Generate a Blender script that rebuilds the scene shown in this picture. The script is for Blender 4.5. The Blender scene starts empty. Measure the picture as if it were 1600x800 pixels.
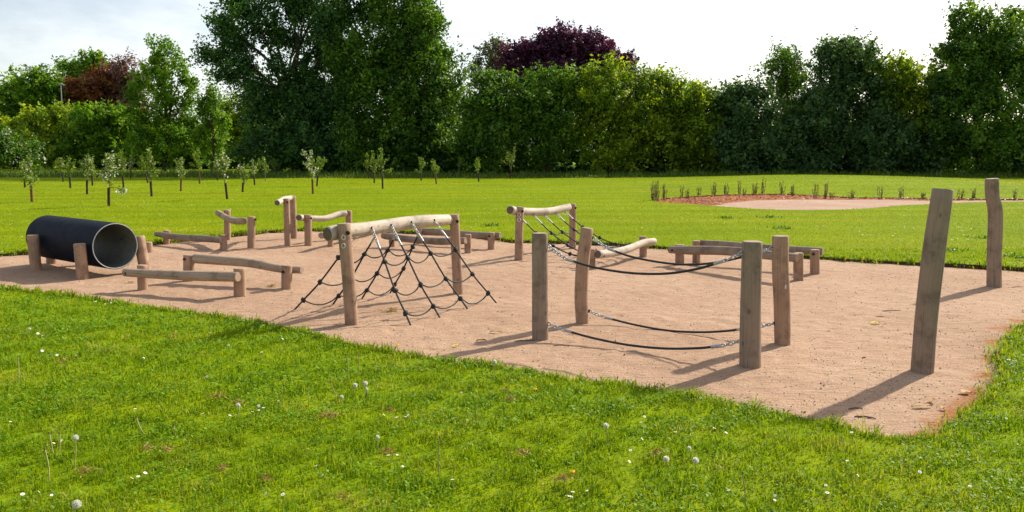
import bpy, math, random
import numpy as np
from mathutils import Vector
from mathutils.geometry import delaunay_2d_cdt

R = math.radians
random.seed(11)
rng = np.random.default_rng(11)
S = bpy.context.scene
COL = S.collection

# ------------------------------------------------------------------ camera
F = 1244.0                     # focal length in pixels of the 1600 px wide photograph
CH = 1.6                       # eye height
TH = math.atan(160.0 / F)      # downward pitch
cd = bpy.data.cameras.new('camera')
cd.sensor_width = 36.0
cd.lens = 36.0 * F / 1600.0
cd.clip_start = 0.05
cd.clip_end = 4000.0
cam = bpy.data.objects.new('camera', cd)
cam.location = (0, 0, CH)
cam.rotation_euler = (R(90) - TH, 0, 0)
COL.objects.link(cam)
S.camera = cam

# ------------------------------------------------------------------ light
SUN_EL = R(35)
SUN_AZ = R(49)                 # clockwise from +Y
sd = bpy.data.lights.new('sun', 'SUN')
sd.energy = 4.8
sd.angle = R(1.2)
sd.color = (1.0, 0.93, 0.80)
sun = bpy.data.objects.new('sun', sd)
tosun = Vector((math.sin(SUN_AZ) * math.cos(SUN_EL), math.cos(SUN_AZ) * math.cos(SUN_EL), math.sin(SUN_EL)))
sun.rotation_euler = tosun.to_track_quat('Z', 'Y').to_euler()
sun.location = (20, 20, 30)
COL.objects.link(sun)

W = bpy.data.worlds.new('World')
S.world = W
W.use_nodes = True
nt = W.node_tree
nt.nodes.clear()


def N(tree, t, **kw):
    n = tree.nodes.new(t)
    for k, v in kw.items():
        if k.startswith('i_'):
            n.inputs[k[2:].replace('_', ' ')].default_value = v
        else:
            setattr(n, k, v)
    return n


def ramp(tree, fac, stops, interp='LINEAR'):
    r = N(tree, 'ShaderNodeValToRGB')
    e = r.color_ramp.elements
    r.color_ramp.interpolation = interp
    while len(e) < len(stops):
        e.new(0.5)
    for i, (p, c) in enumerate(stops):
        e[i].position = p
        e[i].color = (c[0], c[1], c[2], 1) if hasattr(c, '__len__') else (c, c, c, 1)
    tree.links.new(fac, r.inputs[0])
    return r.outputs[0]


def mixc(tree, fac, a, b, mode='MIX'):
    m = N(tree, 'ShaderNodeMix', data_type='RGBA', blend_type=mode)
    for sock, v in ((m.inputs[0], fac), (m.inputs[6], a), (m.inputs[7], b)):
        if hasattr(v, 'links'):
            tree.links.new(v, sock)
        elif hasattr(v, '__len__'):
            sock.default_value = (v[0], v[1], v[2], 1)
        else:
            sock.default_value = v
    return m.outputs[2]


def math_(tree, op, a, b=None, clamp=False):
    m = N(tree, 'ShaderNodeMath', operation=op, use_clamp=clamp)
    for i, v in enumerate((a, b)):
        if v is None:
            continue
        if hasattr(v, 'links'):
            tree.links.new(v, m.inputs[i])
        else:
            m.inputs[i].default_value = v
    return m.outputs[0]


sky = N(nt, 'ShaderNodeTexSky', sky_type='NISHITA', sun_disc=False)
sky.sun_elevation = SUN_EL
sky.sun_rotation = SUN_AZ
sky.air_density = 1.0
sky.dust_density = 2.0
tc = N(nt, 'ShaderNodeTexCoord')
mp = N(nt, 'ShaderNodeMapping')
mp.inputs['Scale'].default_value = (1.2, 1.2, 4.5)
nt.links.new(tc.outputs['Generated'], mp.inputs[0])
cn = N(nt, 'ShaderNodeTexNoise', i_Scale=2.1, i_Detail=7.0, i_Roughness=0.58, i_Distortion=0.5)
nt.links.new(mp.outputs[0], cn.inputs['Vector'])
sep = N(nt, 'ShaderNodeSeparateXYZ')
nt.links.new(tc.outputs['Generated'], sep.inputs[0])
hor = N(nt, 'ShaderNodeMapRange')
hor.inputs[1].default_value = 0.0
hor.inputs[2].default_value = 0.75
hor.inputs[3].default_value = 0.52
hor.inputs[4].default_value = -0.02
nt.links.new(sep.outputs[2], hor.inputs[0])
cl = ramp(nt, cn.outputs[0], [(0.30, 0.0), (0.72, 1.0)], 'EASE')
cov = math_(nt, 'ADD', cl, hor.outputs[0], True)
cloudcol = mixc(nt, 1.0, (4.6, 4.66, 4.75), mixc(nt, 1.0, sky.outputs[0], (0.55, 0.53, 0.50), 'MULTIPLY'), 'ADD')
skycol = mixc(nt, cov, sky.outputs[0], cloudcol)
bg = N(nt, 'ShaderNodeBackground', i_Strength=0.1)
nt.links.new(skycol, bg.inputs[0])
wo = N(nt, 'ShaderNodeOutputWorld')
nt.links.new(bg.outputs[0], wo.inputs[0])

S.view_settings.view_transform = 'Standard'
S.view_settings.look = 'None'
S.view_settings.exposure = 0.62
S.view_settings.gamma = 1.0
S.render.engine = 'CYCLES'
S.cycles.use_denoising = True
S.cycles.max_bounces = 6
S.cycles.diffuse_bounces = 4
S.cycles.transmission_bounces = 4
S.cycles.sample_clamp_indirect = 6.0

# ------------------------------------------------------------------ view geometry (photo pixel -> place)
c_, s_ = math.cos(TH), math.sin(TH)


def ray(px, py):
    u = (px - 800.0) / F
    v = -(py - 400.0) / F
    return Vector((u, c_ + v * s_, -s_ + v * c_))


def atY(px, py, Y):
    d = ray(px, py)
    return Vector((0, 0, CH)) + d * (Y / d.y)


def D(py):                     # distance of the flat ground on that row
    d = ray(800, py)
    return -CH / d.z * d.y


def gnd(px, py, z=0.0):
    d = ray(px, py)
    p = Vector((0, 0, CH)) + d * ((z - CH) / d.z)
    return p


def m_per_px(py, Y):
    return Y / ray(800, py).y / F


MX, MY = 15.5, 40.0


def mound(x, y):
    x = np.asarray(x, float)
    y = np.asarray(y, float)
    sx = np.where(x < MX, 5.0, 8.0)
    sy = np.where(y < MY, 6.2, 7.0)
    return 0.46 * np.exp(-0.5 * ((x - MX) / sx) ** 2 - 0.5 * ((y - MY) / sy) ** 2)


LIP = 0.045


def lawn_z(x, y):
    return LIP + mound(x, y)


def gnd_lawn(px, py):
    d = ray(px, py)
    z = LIP
    p = None
    for _ in range(12):
        t = (z - CH) / d.z
        p = Vector((0, 0, CH)) + d * t
        z = float(lawn_z(p.x, p.y))
    return p


# ------------------------------------------------------------------ mesh helpers
def link(name, me, mats=(), parent=None, world=None):
    o = bpy.data.objects.new(name, me)
    for m in (mats if isinstance(mats, (list, tuple)) else [mats]):
        if me is not None and m.name not in [q.name for q in me.materials if q]:
            me.materials.append(m)
    COL.objects.link(o)
    if parent:
        o.parent = parent
        p = parent
        off = Vector((0, 0, 0))
        while p:
            off += p.location
            p = p.parent
        o.location = -off          # mesh data are in world coordinates
    return o


def tag(o, label=None, cat=None, group=None, kind=None):
    for k, v in (('label', label), ('category', cat), ('group', group), ('kind', kind)):
        if v:
            o[k] = v
    return o


def thing(name, label, cat, loc, group=None):
    o = bpy.data.objects.new(name, None)
    o.empty_display_size = 0.2
    o.location = loc
    COL.objects.link(o)
    return tag(o, label, cat, group)


class MB:
    def __init__(self):
        self.v, self.f, self.m, self.g = [], [], [], []

    def add(self, vs, fs, mat=0, grain=None):
        b = len(self.v)
        self.v += [tuple(p) for p in vs]
        self.g += [tuple(p) for p in (grain if grain is not None else vs)]
        self.f += [tuple(i + b for i in q) for q in fs]
        self.m += [mat] * len(fs)

    def mesh(self, name, smooth=True):
        me = bpy.data.meshes.new(name)
        me.from_pydata(self.v, [], self.f)
        me.polygons.foreach_set('material_index', self.m)
        if smooth:
            me.polygons.foreach_set('use_smooth', [True] * len(self.f))
        a = me.attributes.new('grain', 'FLOAT_VECTOR', 'POINT')
        a.data.foreach_set('vector', np.array(self.g, float).ravel())
        me.update()
        return me

    def build(self, name, mats, parent=None, smooth=True):
        return link(name, self.mesh(name, smooth), mats, parent)


def spline(pts, n):
    P = [Vector(p) for p in pts]
    if len(P) == 2:
        return [P[0].lerp(P[1], i / n) for i in range(n + 1)]
    P = [P[0] * 2 - P[1]] + P + [P[-1] * 2 - P[-2]]
    out = []
    seg = len(P) - 3
    for i in range(n + 1):
        t = i / n * seg
        k = min(int(t), seg - 1)
        t -= k
        a, b, c, d = P[k:k + 4]
        out.append(0.5 * (2 * b + (c - a) * t + (2 * a - 5 * b + 4 * c - d) * t * t + (3 * b - a - 3 * c + d) * t ** 3))
    return out


def frames(pts):
    T = []
    for i in range(len(pts)):
        a = pts[max(i - 1, 0)]
        b = pts[min(i + 1, len(pts) - 1)]
        T.append((b - a).normalized())
    ref = Vector((0, 0, 1)) if abs(T[0].z) < 0.8 else Vector((0, 1, 0))
    n = T[0].cross(ref).normalized()
    out = []
    for t in T:
        n = (n - t * n.dot(t)).normalized()
        out.append((t, n, t.cross(n)))
    return out


def sweep(mb, pts, rad, sides=8, cap=True, mat=0, capmat=None, wob=0.0, bevel=False, seed=0):
    """tapered tube through pts; a little out of round when wob is set; caps as bevelled fans"""
    rr = random.Random(seed)
    ph = [rr.uniform(0, 6.28) for _ in range(6)]
    P = list(pts)
    r = list(rad) if hasattr(rad, '__len__') else [rad] * len(P)
    if bevel:
        t0 = (P[1] - P[0]).normalized()
        t1 = (P[-1] - P[-2]).normalized()
        b0, b1 = r[0] * 0.12, r[-1] * 0.12
        P = [P[0], P[0] + t0 * b0] + P[1:-1] + [P[-1] - t1 * b1, P[-1]]
        r = [r[0] * 0.88, r[0]] + r[1:-1] + [r[-1], r[-1] * 0.88]
    fr = frames(P)
    vs, gs, fs = [], [], []
    L = 0.0
    for i, p in enumerate(P):
        if i:
            L += (P[i] - P[i - 1]).length
        t, n, b = fr[i]
        for k in range(sides):
            a = 2 * math.pi * k / sides
            w = 1 + wob * (0.5 * math.sin(2 * a + ph[0] + L * 1.6) + 0.5 * math.sin(3 * a + ph[1] - L * 2.3) + 0.6 * math.sin(L * 5 + ph[2]) + 0.35 * math.sin(5 * a + ph[3] + 4 * L))
            q = p + (n * math.cos(a) + b * math.sin(a)) * r[i] * w
            vs.append(q)
            gs.append((math.cos(a) * r[i], math.sin(a) * r[i], L + seed * 3.7))
    for i in range(len(P) - 1):
        for k in range(sides):
            k2 = (k + 1) % sides
            fs.append((i * sides + k, i * sides + k2, (i + 1) * sides + k2, (i + 1) * sides + k))
    mb.add(vs, fs, mat, gs)
    if cap:
        cm = mat if capmat is None else capmat
        for end in (0, len(P) - 1):
            ring = [vs[end * sides + k] for k in range(sides)]
            g = [gs[end * sides + k] for k in range(sides)]
            cv = ring + [P[end]]
            cg = g + [(0, 0, g[0][2])]
            if end == 0:
                cf = [((k + 1) % sides, k, sides) for k in range(sides)]
            else:
                cf = [(k, (k + 1) % sides, sides) for k in range(sides)]
            mb.add(cv, cf, cm, cg)


def pip(x, y, poly):
    x = np.asarray(x)
    y = np.asarray(y)
    ins = np.zeros(x.shape, bool)
    n = len(poly)
    for i in range(n):
        x0, y0 = poly[i]
        x1, y1 = poly[(i + 1) % n]
        if y0 == y1:
            continue
        c = ((y0 > y) != (y1 > y)) & (x < (x1 - x0) * (y - y0) / (y1 - y0) + x0)
        ins ^= c
    return ins


_w = [(rng.normal(size=2), rng.uniform(0, 6.28)) for _ in range(40)]


def wav(x, y, scale, k0=0, n=8):
    s = 0
    for i in range(k0, k0 + n):
        d, p = _w[i % 40]
        s = s + np.sin((d[0] * x + d[1] * y) * 6.283 / scale + p)
    return s / n ** 0.5


# ------------------------------------------------------------------ materials
def newmat(name):
    m = bpy.data.materials.new(name)
    m.use_nodes = True
    t = m.node_tree
    t.nodes.clear()
    out = N(t, 'ShaderNodeOutputMaterial')
    return m, t, out


def attr(t, name):
    return N(t, 'ShaderNodeAttribute', attribute_name=name)


def noise(t, vec, scale, detail=4.0, rough=0.55, dist=0.0):
    n = N(t, 'ShaderNodeTexNoise', i_Scale=scale, i_Detail=detail, i_Roughness=rough, i_Distortion=dist)
    if vec is not None:
        t.links.new(vec, n.inputs['Vector'])
    return n.outputs[0]


def mapping(t, vec, sc):
    m = N(t, 'ShaderNodeMapping')
    m.inputs['Scale'].default_value = sc
    t.links.new(vec, m.inputs[0])
    return m.outputs[0]


def bump(t, h, strength, dist):
    b = N(t, 'ShaderNodeBump', i_Strength=strength, i_Distance=dist)
    t.links.new(h, b.inputs['Height'])
    return b.outputs[0]


def princ(t, out, col, rough=0.7, spec=0.3, normal=None, metal=0.0):
    p = N(t, 'ShaderNodeBsdfPrincipled')
    for sock, v in ((p.inputs['Base Color'], col), (p.inputs['Roughness'], rough)):
        if hasattr(v, 'links'):
            t.links.new(v, sock)
        elif hasattr(v, '__len__'):
            sock.default_value = (v[0], v[1], v[2], 1)
        else:
            sock.default_value = v
    p.inputs['Specular IOR Level'].default_value = spec
    p.inputs['Metallic'].default_value = metal
    if normal is not None:
        t.links.new(normal, p.inputs['Normal'])
    if out is not None:
        t.links.new(p.outputs[0], out.inputs[0])
    return p


def wood_mat(name, light, mid, dark):
    m, t, out = newmat(name)
    g = attr(t, 'grain').outputs['Vector']
    oi = N(t, 'ShaderNodeObjectInfo')
    shift = N(t, 'ShaderNodeVectorMath', operation='ADD')
    t.links.new(g, shift.inputs[0])
    t.links.new(oi.outputs['Random'], shift.inputs[1])
    fib = noise(t, mapping(t, shift.outputs[0], (60, 60, 2.2)), 1.0, 5.0, 0.6, 0.3)
    blot = noise(t, mapping(t, shift.outputs[0], (9, 9, 3.0)), 1.0, 4.0, 0.6)
    crack = noise(t, mapping(t, shift.outputs[0], (110, 110, 1.4)), 1.0, 2.0, 0.5)
    col = ramp(t, fib, [(0.25, dark), (0.48, mid), (0.75, light)])
    col2 = ramp(t, blot, [(0.3, [c * 0.86 for c in mid]), (0.55, mid), (0.75, light)])
    col = mixc(t, 0.5, col, col2)
    crk = ramp(t, crack, [(0.30, 0.45), (0.37, 1.0)])
    col = mixc(t, 1.0, col, crk, 'MULTIPLY')
    stain = noise(t, mapping(t, shift.outputs[0], (5, 5, 5)), 1.0, 5.0, 0.7)
    col = mixc(t, 1.0, col, ramp(t, stain, [(0.36, (0.66, 0.64, 0.62)), (0.5, (1, 1, 1)), (0.68, (1.12, 1.08, 1.0))]), 'MULTIPLY')
    kn = N(t, 'ShaderNodeTexVoronoi', i_Scale=1.0)
    t.links.new(mapping(t, shift.outputs[0], (9, 9, 4.5)), kn.inputs['Vector'])
    knot = ramp(t, kn.outputs['Distance'], [(0.06, 0.55), (0.10, 0.85), (0.13, 1.0)])
    col = mixc(t, 1.0, col, knot, 'MULTIPLY')
    h = math_(t, 'ADD', fib, math_(t, 'MULTIPLY', crk, 0.6))
    princ(t, out, col, 0.75, 0.25, bump(t, h, 0.5, 0.006))
    return m


M = {}
M['wood'] = wood_mat('weathered_wood', (0.43, 0.33, 0.235), (0.315, 0.235, 0.165), (0.155, 0.11, 0.075))
M['pale'] = wood_mat('pale_wood', (0.58, 0.50, 0.41), (0.46, 0.385, 0.305), (0.29, 0.23, 0.175))  # lighter wood tone for the hurdle, wavy beam and net logs
M['post'] = wood_mat('post_wood', (0.43, 0.28, 0.19), (0.325, 0.207, 0.138), (0.185, 0.113, 0.075))
M['grey'] = wood_mat('grey_wood', (0.315, 0.24, 0.178), (0.243, 0.18, 0.133), (0.14, 0.10, 0.075))


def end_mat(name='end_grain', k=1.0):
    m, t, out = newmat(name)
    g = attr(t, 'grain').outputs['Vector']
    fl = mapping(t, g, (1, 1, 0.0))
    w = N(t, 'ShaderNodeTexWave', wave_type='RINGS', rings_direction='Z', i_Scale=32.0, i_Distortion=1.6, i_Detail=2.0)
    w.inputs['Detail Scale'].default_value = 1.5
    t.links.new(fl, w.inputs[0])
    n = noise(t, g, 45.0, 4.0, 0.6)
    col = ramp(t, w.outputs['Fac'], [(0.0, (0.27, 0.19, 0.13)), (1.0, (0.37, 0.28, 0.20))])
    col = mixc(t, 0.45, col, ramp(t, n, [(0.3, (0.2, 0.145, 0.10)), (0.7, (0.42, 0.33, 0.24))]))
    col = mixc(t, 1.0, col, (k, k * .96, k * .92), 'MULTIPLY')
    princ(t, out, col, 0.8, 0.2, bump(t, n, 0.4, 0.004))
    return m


M['end'] = end_mat()
M['end_dark'] = end_mat('dark_end_grain', 0.42)  # same end grain in a darker tone, for the pale logs


def sand_mat(name, a, b, c, soil=None):
    m, t, out = newmat(name)
    tcn = N(t, 'ShaderNodeTexCoord')
    o = tcn.outputs['Object']
    big = noise(t, o, 0.55, 5.0, 0.6)
    mid = noise(t, o, 7.0, 5.0, 0.65)
    fine = noise(t, o, 80.0, 3.0, 0.75)
    rake = noise(t, mapping(t, o, (5.0, 26.0, 5.0)), 1.0, 3.0, 0.6, 0.6)
    col = ramp(t, math_(t, 'ADD', math_(t, 'MULTIPLY', big, 0.55), math_(t, 'MULTIPLY', mid, 0.45)), [(0.33, a), (0.5, b), (0.66, c)])
    gr = ramp(t, fine, [(0.30, (0.50, 0.47, 0.45)), (0.5, (1, 1, 1)), (0.72, (1.32, 1.29, 1.24))])
    col = mixc(t, 0.8, col, gr, 'MULTIPLY')
    rk = ramp(t, rake, [(0.34, 0.82), (0.5, 1.0), (0.7, 1.06)])
    col = mixc(t, 0.6, col, rk, 'MULTIPLY')
    if soil:
        e = attr(t, 'soil').outputs['Fac']
        wob = math_(t, 'ADD', e, math_(t, 'MULTIPLY', math_(t, 'SUBTRACT', mid, 0.5), 1.3))
        col = mixc(t, ramp(t, wob, [(0.42, 0.0), (0.75, 1.0)]), col, mixc(t, ramp(t, fine, [(0.35, 0.0), (0.65, 1.0)]), soil, [q * 1.9 for q in soil]))
    h = math_(t, 'ADD', math_(t, 'MULTIPLY', fine, 0.5), math_(t, 'ADD', math_(t, 'MULTIPLY', mid, 0.9), math_(t, 'MULTIPLY', rake, 0.8)))
    princ(t, out, col, 0.95, 0.12, bump(t, h, 0.75, 0.03))
    return m


M['sand'] = sand_mat('sand', (0.33, 0.205, 0.13), (0.405, 0.262, 0.172), (0.47, 0.32, 0.215), (0.22, 0.085, 0.03))
M['sand2'] = sand_mat('pale_sand', (0.33, 0.21, 0.15), (0.40, 0.265, 0.19), (0.46, 0.32, 0.23))
M['mulch'] = sand_mat('mulch', (0.12, 0.045, 0.02), (0.30, 0.10, 0.035), (0.45, 0.16, 0.05))
M['soil'] = sand_mat('soil', (0.045, 0.03, 0.02), (0.07, 0.045, 0.028), (0.1, 0.06, 0.035))


def lawn_mat():
    m, t, out = newmat('lawn')
    o = N(t, 'ShaderNodeTexCoord').outputs['Object']
    big = noise(t, o, 0.22, 4.0, 0.6)
    band = noise(t, mapping(t, o, (0.12, 0.75, 1.0)), 1.0, 3.0, 0.5)
    mid = noise(t, o, 2.6, 5.0, 0.65)
    fine = noise(t, o, 30.0, 4.0, 0.7)
    k = math_(t, 'ADD', math_(t, 'MULTIPLY', big, 0.4), math_(t, 'ADD', math_(t, 'MULTIPLY', mid, 0.35), math_(t, 'MULTIPLY', band, 0.25)))
    col = ramp(t, k, [(0.36, (0.135, 0.205, 0.003)), (0.5, (0.18, 0.25, 0.003)), (0.62, (0.245, 0.285, 0.004))])
    fn = ramp(t, fine, [(0.3, (0.62, 0.66, 0.6)), (0.55, (1, 1, 1)), (0.75, (1.2, 1.16, 1.1))])
    st = N(t, 'ShaderNodeTexWave', wave_type='BANDS', bands_direction='Y', i_Scale=0.16, i_Distortion=2.2, i_Detail=2.0)
    t.links.new(o, st.inputs[0])
    col = mixc(t, 1.0, col, ramp(t, st.outputs['Fac'], [(0.3, (0.90, 0.93, 0.9)), (0.7, (1.04, 1.02, 1.0))]), 'MULTIPLY')
    dry = noise(t, mapping(t, o, (0.10, 0.42, 1.0)), 1.0, 5.0, 0.65)
    col = mixc(t, math_(t, 'MULTIPLY', ramp(t, dry, [(0.56, 0.0), (0.70, 1.0)]), 0.55), col, (0.27, 0.24, 0.02))
    col = mixc(t, 0.85, col, fn, 'MULTIPLY')
    h = math_(t, 'ADD', math_(t, 'MULTIPLY', fine, 0.7), mid)
    princ(t, out, col, 0.9, 0.03, bump(t, h, 0.5, 0.04))
    return m


M['lawn'] = lawn_mat()


def leaf_mat(name, cols, trans=0.4, patch=0.35, patchcol=None, rough=0.55, spec=0.25, pscale=0.8, tint=(1.35, 1.25, 0.55)):
    """cols: dark..light leaf colours picked per leaf; some light passes through the leaf"""
    m, t, out = newmat(name)
    r = attr(t, 'rnd').outputs['Fac']
    n = len(cols)
    col = ramp(t, r, [(i / max(n - 1, 1), c) for i, c in enumerate(cols)])
    pos = N(t, 'ShaderNodeNewGeometry').outputs['Position']
    pn = noise(t, pos, pscale, 3.0, 0.6)
    if patchcol:
        col = mixc(t, math_(t, 'MULTIPLY', ramp(t, pn, [(0.42, 0.0), (0.66, 1.0)]), patch), col, patchcol)
    p = princ(t, None, col, rough, spec)
    tr = N(t, 'ShaderNodeBsdfTranslucent')
    t.links.new(mixc(t, 1.0, col, tint, 'MULTIPLY'), tr.inputs[0])
    mx = N(t, 'ShaderNodeMixShader', i_Fac=trans)
    t.links.new(p.outputs[0], mx.inputs[1])
    t.links.new(tr.outputs[0], mx.inputs[2])
    t.links.new(mx.outputs[0], out.inputs[0])
    return m


M['grass'] = leaf_mat('grass_blades', [(0.05, 0.13, 0.004), (0.125, 0.24, 0.005), (0.175, 0.30, 0.006), (0.24, 0.34, 0.010), (0.40, 0.37, 0.12)], 0.47, 0.4, (0.22, 0.295, 0.005), pscale=0.9, spec=0.12, tint=(1.4, 1.2, 0.4))
M['fargrass'] = leaf_mat('far_grass_blades', [(0.16, 0.225, 0.003), (0.195, 0.26, 0.003), (0.235, 0.29, 0.004)], 0.4, 0.5, (0.25, 0.275, 0.003), pscale=0.4, spec=0.05, tint=(1.35, 1.2, 0.4))
M['clover'] = leaf_mat('clover_leaves', [(0.085, 0.20, 0.006), (0.14, 0.28, 0.008), (0.19, 0.335, 0.012)], 0.4, spec=0.15, tint=(1.4, 1.2, 0.4))
M['rough'] = leaf_mat('rough_grass', [(0.045, 0.09, 0.010), (0.08, 0.14, 0.015), (0.12, 0.17, 0.02)], 0.3)
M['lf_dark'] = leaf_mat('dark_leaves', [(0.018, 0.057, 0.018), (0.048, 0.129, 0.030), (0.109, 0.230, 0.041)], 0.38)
M['lf_mid'] = leaf_mat('mid_leaves', [(0.025, 0.081, 0.011), (0.081, 0.178, 0.014), (0.172, 0.299, 0.021)], 0.42)
M['lf_bright'] = leaf_mat('bright_leaves', [(0.04, 0.125, 0.010), (0.13, 0.265, 0.014), (0.23, 0.36, 0.02)], 0.5)
M['lf_yellow'] = leaf_mat('yellow_green_leaves', [(0.058, 0.129, 0.010), (0.180, 0.283, 0.012), (0.361, 0.438, 0.018)], 0.5)
M['lf_purple'] = leaf_mat('purple_leaves', [(0.027, 0.013, 0.025), (0.082, 0.023, 0.057), (0.151, 0.037, 0.089)], 0.3, tint=(1.4, 0.7, 1.0))
M['lf_copper'] = leaf_mat('copper_leaves', [(0.068, 0.030, 0.013), (0.213, 0.068, 0.030), (0.169, 0.124, 0.023)], 0.35, tint=(1.3, 0.8, 0.6))
M['lf_pink'] = leaf_mat('pinkish_leaves', [(0.117, 0.065, 0.065), (0.208, 0.104, 0.098), (0.169, 0.130, 0.065)], 0.3, tint=(1.2, 0.9, 0.8))
M['lf_hazy'] = leaf_mat('hazy_leaves', [(0.032, 0.074, 0.028), (0.069, 0.144, 0.046), (0.138, 0.247, 0.063)], 0.42)  # veil of haze over the right-hand trees, put into a greyer, bluer leaf colour
M['lf_grey'] = leaf_mat('grey_green_leaves', [(0.07, 0.10, 0.045), (0.12, 0.15, 0.07), (0.16, 0.19, 0.09)], 0.35)
M['lf_sap'] = leaf_mat('sapling_leaves', [(0.07, 0.14, 0.014), (0.13, 0.22, 0.02), (0.22, 0.29, 0.04)], 0.45)
M['blossom'] = leaf_mat('blossom', [(0.80, 0.72, 0.70), (0.82, 0.80, 0.76), (0.80, 0.60, 0.58)], 0.3, tint=(1.0, 0.97, 0.92))
M['hawthorn'] = leaf_mat('hawthorn_flowers', [(0.5, 0.52, 0.4), (0.62, 0.62, 0.5), (0.3, 0.36, 0.2)], 0.3, tint=(1, 1, 0.9))
M['straw'] = leaf_mat('dry_grass', [(0.17, 0.11, 0.03), (0.32, 0.22, 0.06), (0.40, 0.30, 0.09)], 0.25)
M['willow'] = leaf_mat('willow_leaves', [(0.06, 0.06, 0.015), (0.10, 0.11, 0.018), (0.15, 0.13, 0.03)], 0.35)


def plain(name, col, rough=0.6, spec=0.3, metal=0.0, var=0.25, scale=30.0, bmp=0.0):
    m, t, out = newmat(name)
    o = N(t, 'ShaderNodeTexCoord').outputs['Object']
    n = noise(t, o, scale, 4.0, 0.6)
    c = ramp(t, n, [(0.3, [q * (1 - var) for q in col]), (0.7, [q * (1 + var) for q in col])])
    princ(t, out, c, rough, spec, bump(t, n, bmp, 0.01) if bmp else None, metal)
    return m


M['bark'] = plain('bark', (0.045, 0.034, 0.025), 0.9, 0.1, 0, 0.45, 3.0, 0.5)
M['twig'] = plain('twig', (0.16, 0.11, 0.075), 0.85, 0.1, 0, 0.35, 20.0)
M['guard'] = plain('tree_guard', (0.045, 0.026, 0.022), 0.7, 0.2, 0, 0.3, 12.0)
M['guard2'] = plain('tree_guard_brown', (0.14, 0.06, 0.035), 0.7, 0.2, 0, 0.3, 12.0)
M['rope'] = plain('black_rope', (0.016, 0.019, 0.020), 0.65, 0.35, 0, 0.4, 160.0, 0.4)
M['steel'] = plain('galvanised_steel', (0.36, 0.37, 0.37), 0.45, 0.5, 0.6, 0.15, 60.0)
M['plug'] = plain('black_plug', (0.012, 0.012, 0.012), 0.5, 0.3, 0, 0.2, 40.0)
M['disc'] = plain('pale_marker', (0.55, 0.56, 0.52), 0.5, 0.4, 0, 0.15, 60.0)
M['lining_rim'] = plain('pipe_rim', (0.34, 0.36, 0.35), 0.5, 0.3, 0, 0.2, 30.0)
M['seed'] = leaf_mat('seed_head', [(0.74, 0.74, 0.68), (0.82, 0.82, 0.78)], 0.72, rough=0.9, spec=0.05, tint=(1, 1, 0.98))
M['white'] = plain('white_petal', (0.82, 0.82, 0.80), 0.7, 0.2, 0, 0.05, 90.0)
M['yellow'] = plain('yellow_petal', (0.80, 0.55, 0.02), 0.7, 0.2, 0, 0.2, 200.0)
M['stem'] = plain('flower_stem', (0.34, 0.32, 0.10), 0.7, 0.2, 0, 0.25, 50.0)
M['stone'] = plain('pebble', (0.22, 0.17, 0.14), 0.8, 0.2, 0, 0.5, 6.0)
M['lamp'] = plain('lamp_post_paint', (0.27, 0.28, 0.27), 0.5, 0.3, 0, 0.08, 3.0)


def pipe_mat():
    m, t, out = newmat('black_pipe')
    g = attr(t, 'grain').outputs['Vector']
    n = noise(t, g, 7.0, 5.0, 0.6)
    n2 = noise(t, mapping(t, g, (4, 4, 40)), 1.0, 3.0, 0.5)
    col = ramp(t, n, [(0.3, (0.003, 0.005, 0.012)), (0.7, (0.007, 0.009, 0.020))])
    rg = ramp(t, n, [(0.3, 0.55), (0.7, 0.72)])
    princ(t, out, col, rg, 0.1, bump(t, n2, 0.12, 0.01))
    return m


def lining_mat():
    m, t, out = newmat('grey_pipe_lining')
    g = attr(t, 'grain').outputs['Vector']
    n = noise(t, g, 14.0, 6.0, 0.7)
    sc = noise(t, mapping(t, g, (6, 6, 50)), 1.0, 3.0, 0.6)
    col = ramp(t, n, [(0.3, (0.085, 0.088, 0.075)), (0.55, (0.13, 0.132, 0.115)), (0.75, (0.185, 0.18, 0.155))])
    col = mixc(t, ramp(t, sc, [(0.6, 0.0), (0.72, 0.5)]), col, (0.12, 0.12, 0.12))
    princ(t, out, col, 0.55, 0.3)
    return m


M['pipe'] = pipe_mat()
M['lining'] = lining_mat()

# ------------------------------------------------------------------ ground
edge_front = [(-330, 425), (-200, 432), (-90, 441), (0, 451), (60, 456), (100, 461), (160, 469), (200, 475), (250, 482), (300, 489), (350, 497), (400, 505), (440, 512), (480, 521),
              (520, 531), (560, 541), (600, 548), (650, 556), (700, 563), (750, 568), (800, 575), (840, 583), (880, 590), (932, 596), (1000, 604), (1060, 613),
              (1120, 626), (1180, 638), (1240, 650), (1280, 658), (1320, 665), (1360, 676), (1400, 683), (1430, 685), (1462, 682), (1488, 667), (1520, 641),
              (1548, 618), (1561, 590), (1563, 562), (1570, 537), (1584, 519), (1602, 507), (1650, 495), (1730, 487), (1850, 478)]
edge_back = [(1900, 447), (1800, 434), (1700, 427), (1600, 421), (1500, 415), (1400, 411), (1340, 408), (1285, 404), (1200, 398), (1120, 393), (1040, 388), (1000, 385), (940, 381),
             (880, 379), (800, 377), (740, 370), (660, 364), (600, 361), (540, 360), (470, 360), (420, 362), (370, 367), (310, 374), (245, 381), (180, 388), (100, 391),
             (40, 396), (0, 399), (-100, 404), (-220, 410), (-320, 416)]


def polyline(pix, z, step, jit, seed):
    pts = [gnd(px, py, z) for px, py in pix]
    rr = np.random.default_rng(seed)
    out = []
    n = len(pts)
    for i in range(n - 1):
        a, b = pts[i], pts[i + 1]
        k = max(1, int((b - a).length / step))
        for j in range(k):
            p = a.lerp(b, j / k)
            out.append((p.x + rr.normal() * jit, p.y + rr.normal() * jit))
    return out


sand_poly = polyline(edge_front, LIP, 0.09, 0.012, 1) + polyline(edge_back, LIP * 0.5, 0.11, 0.014, 2)
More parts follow.
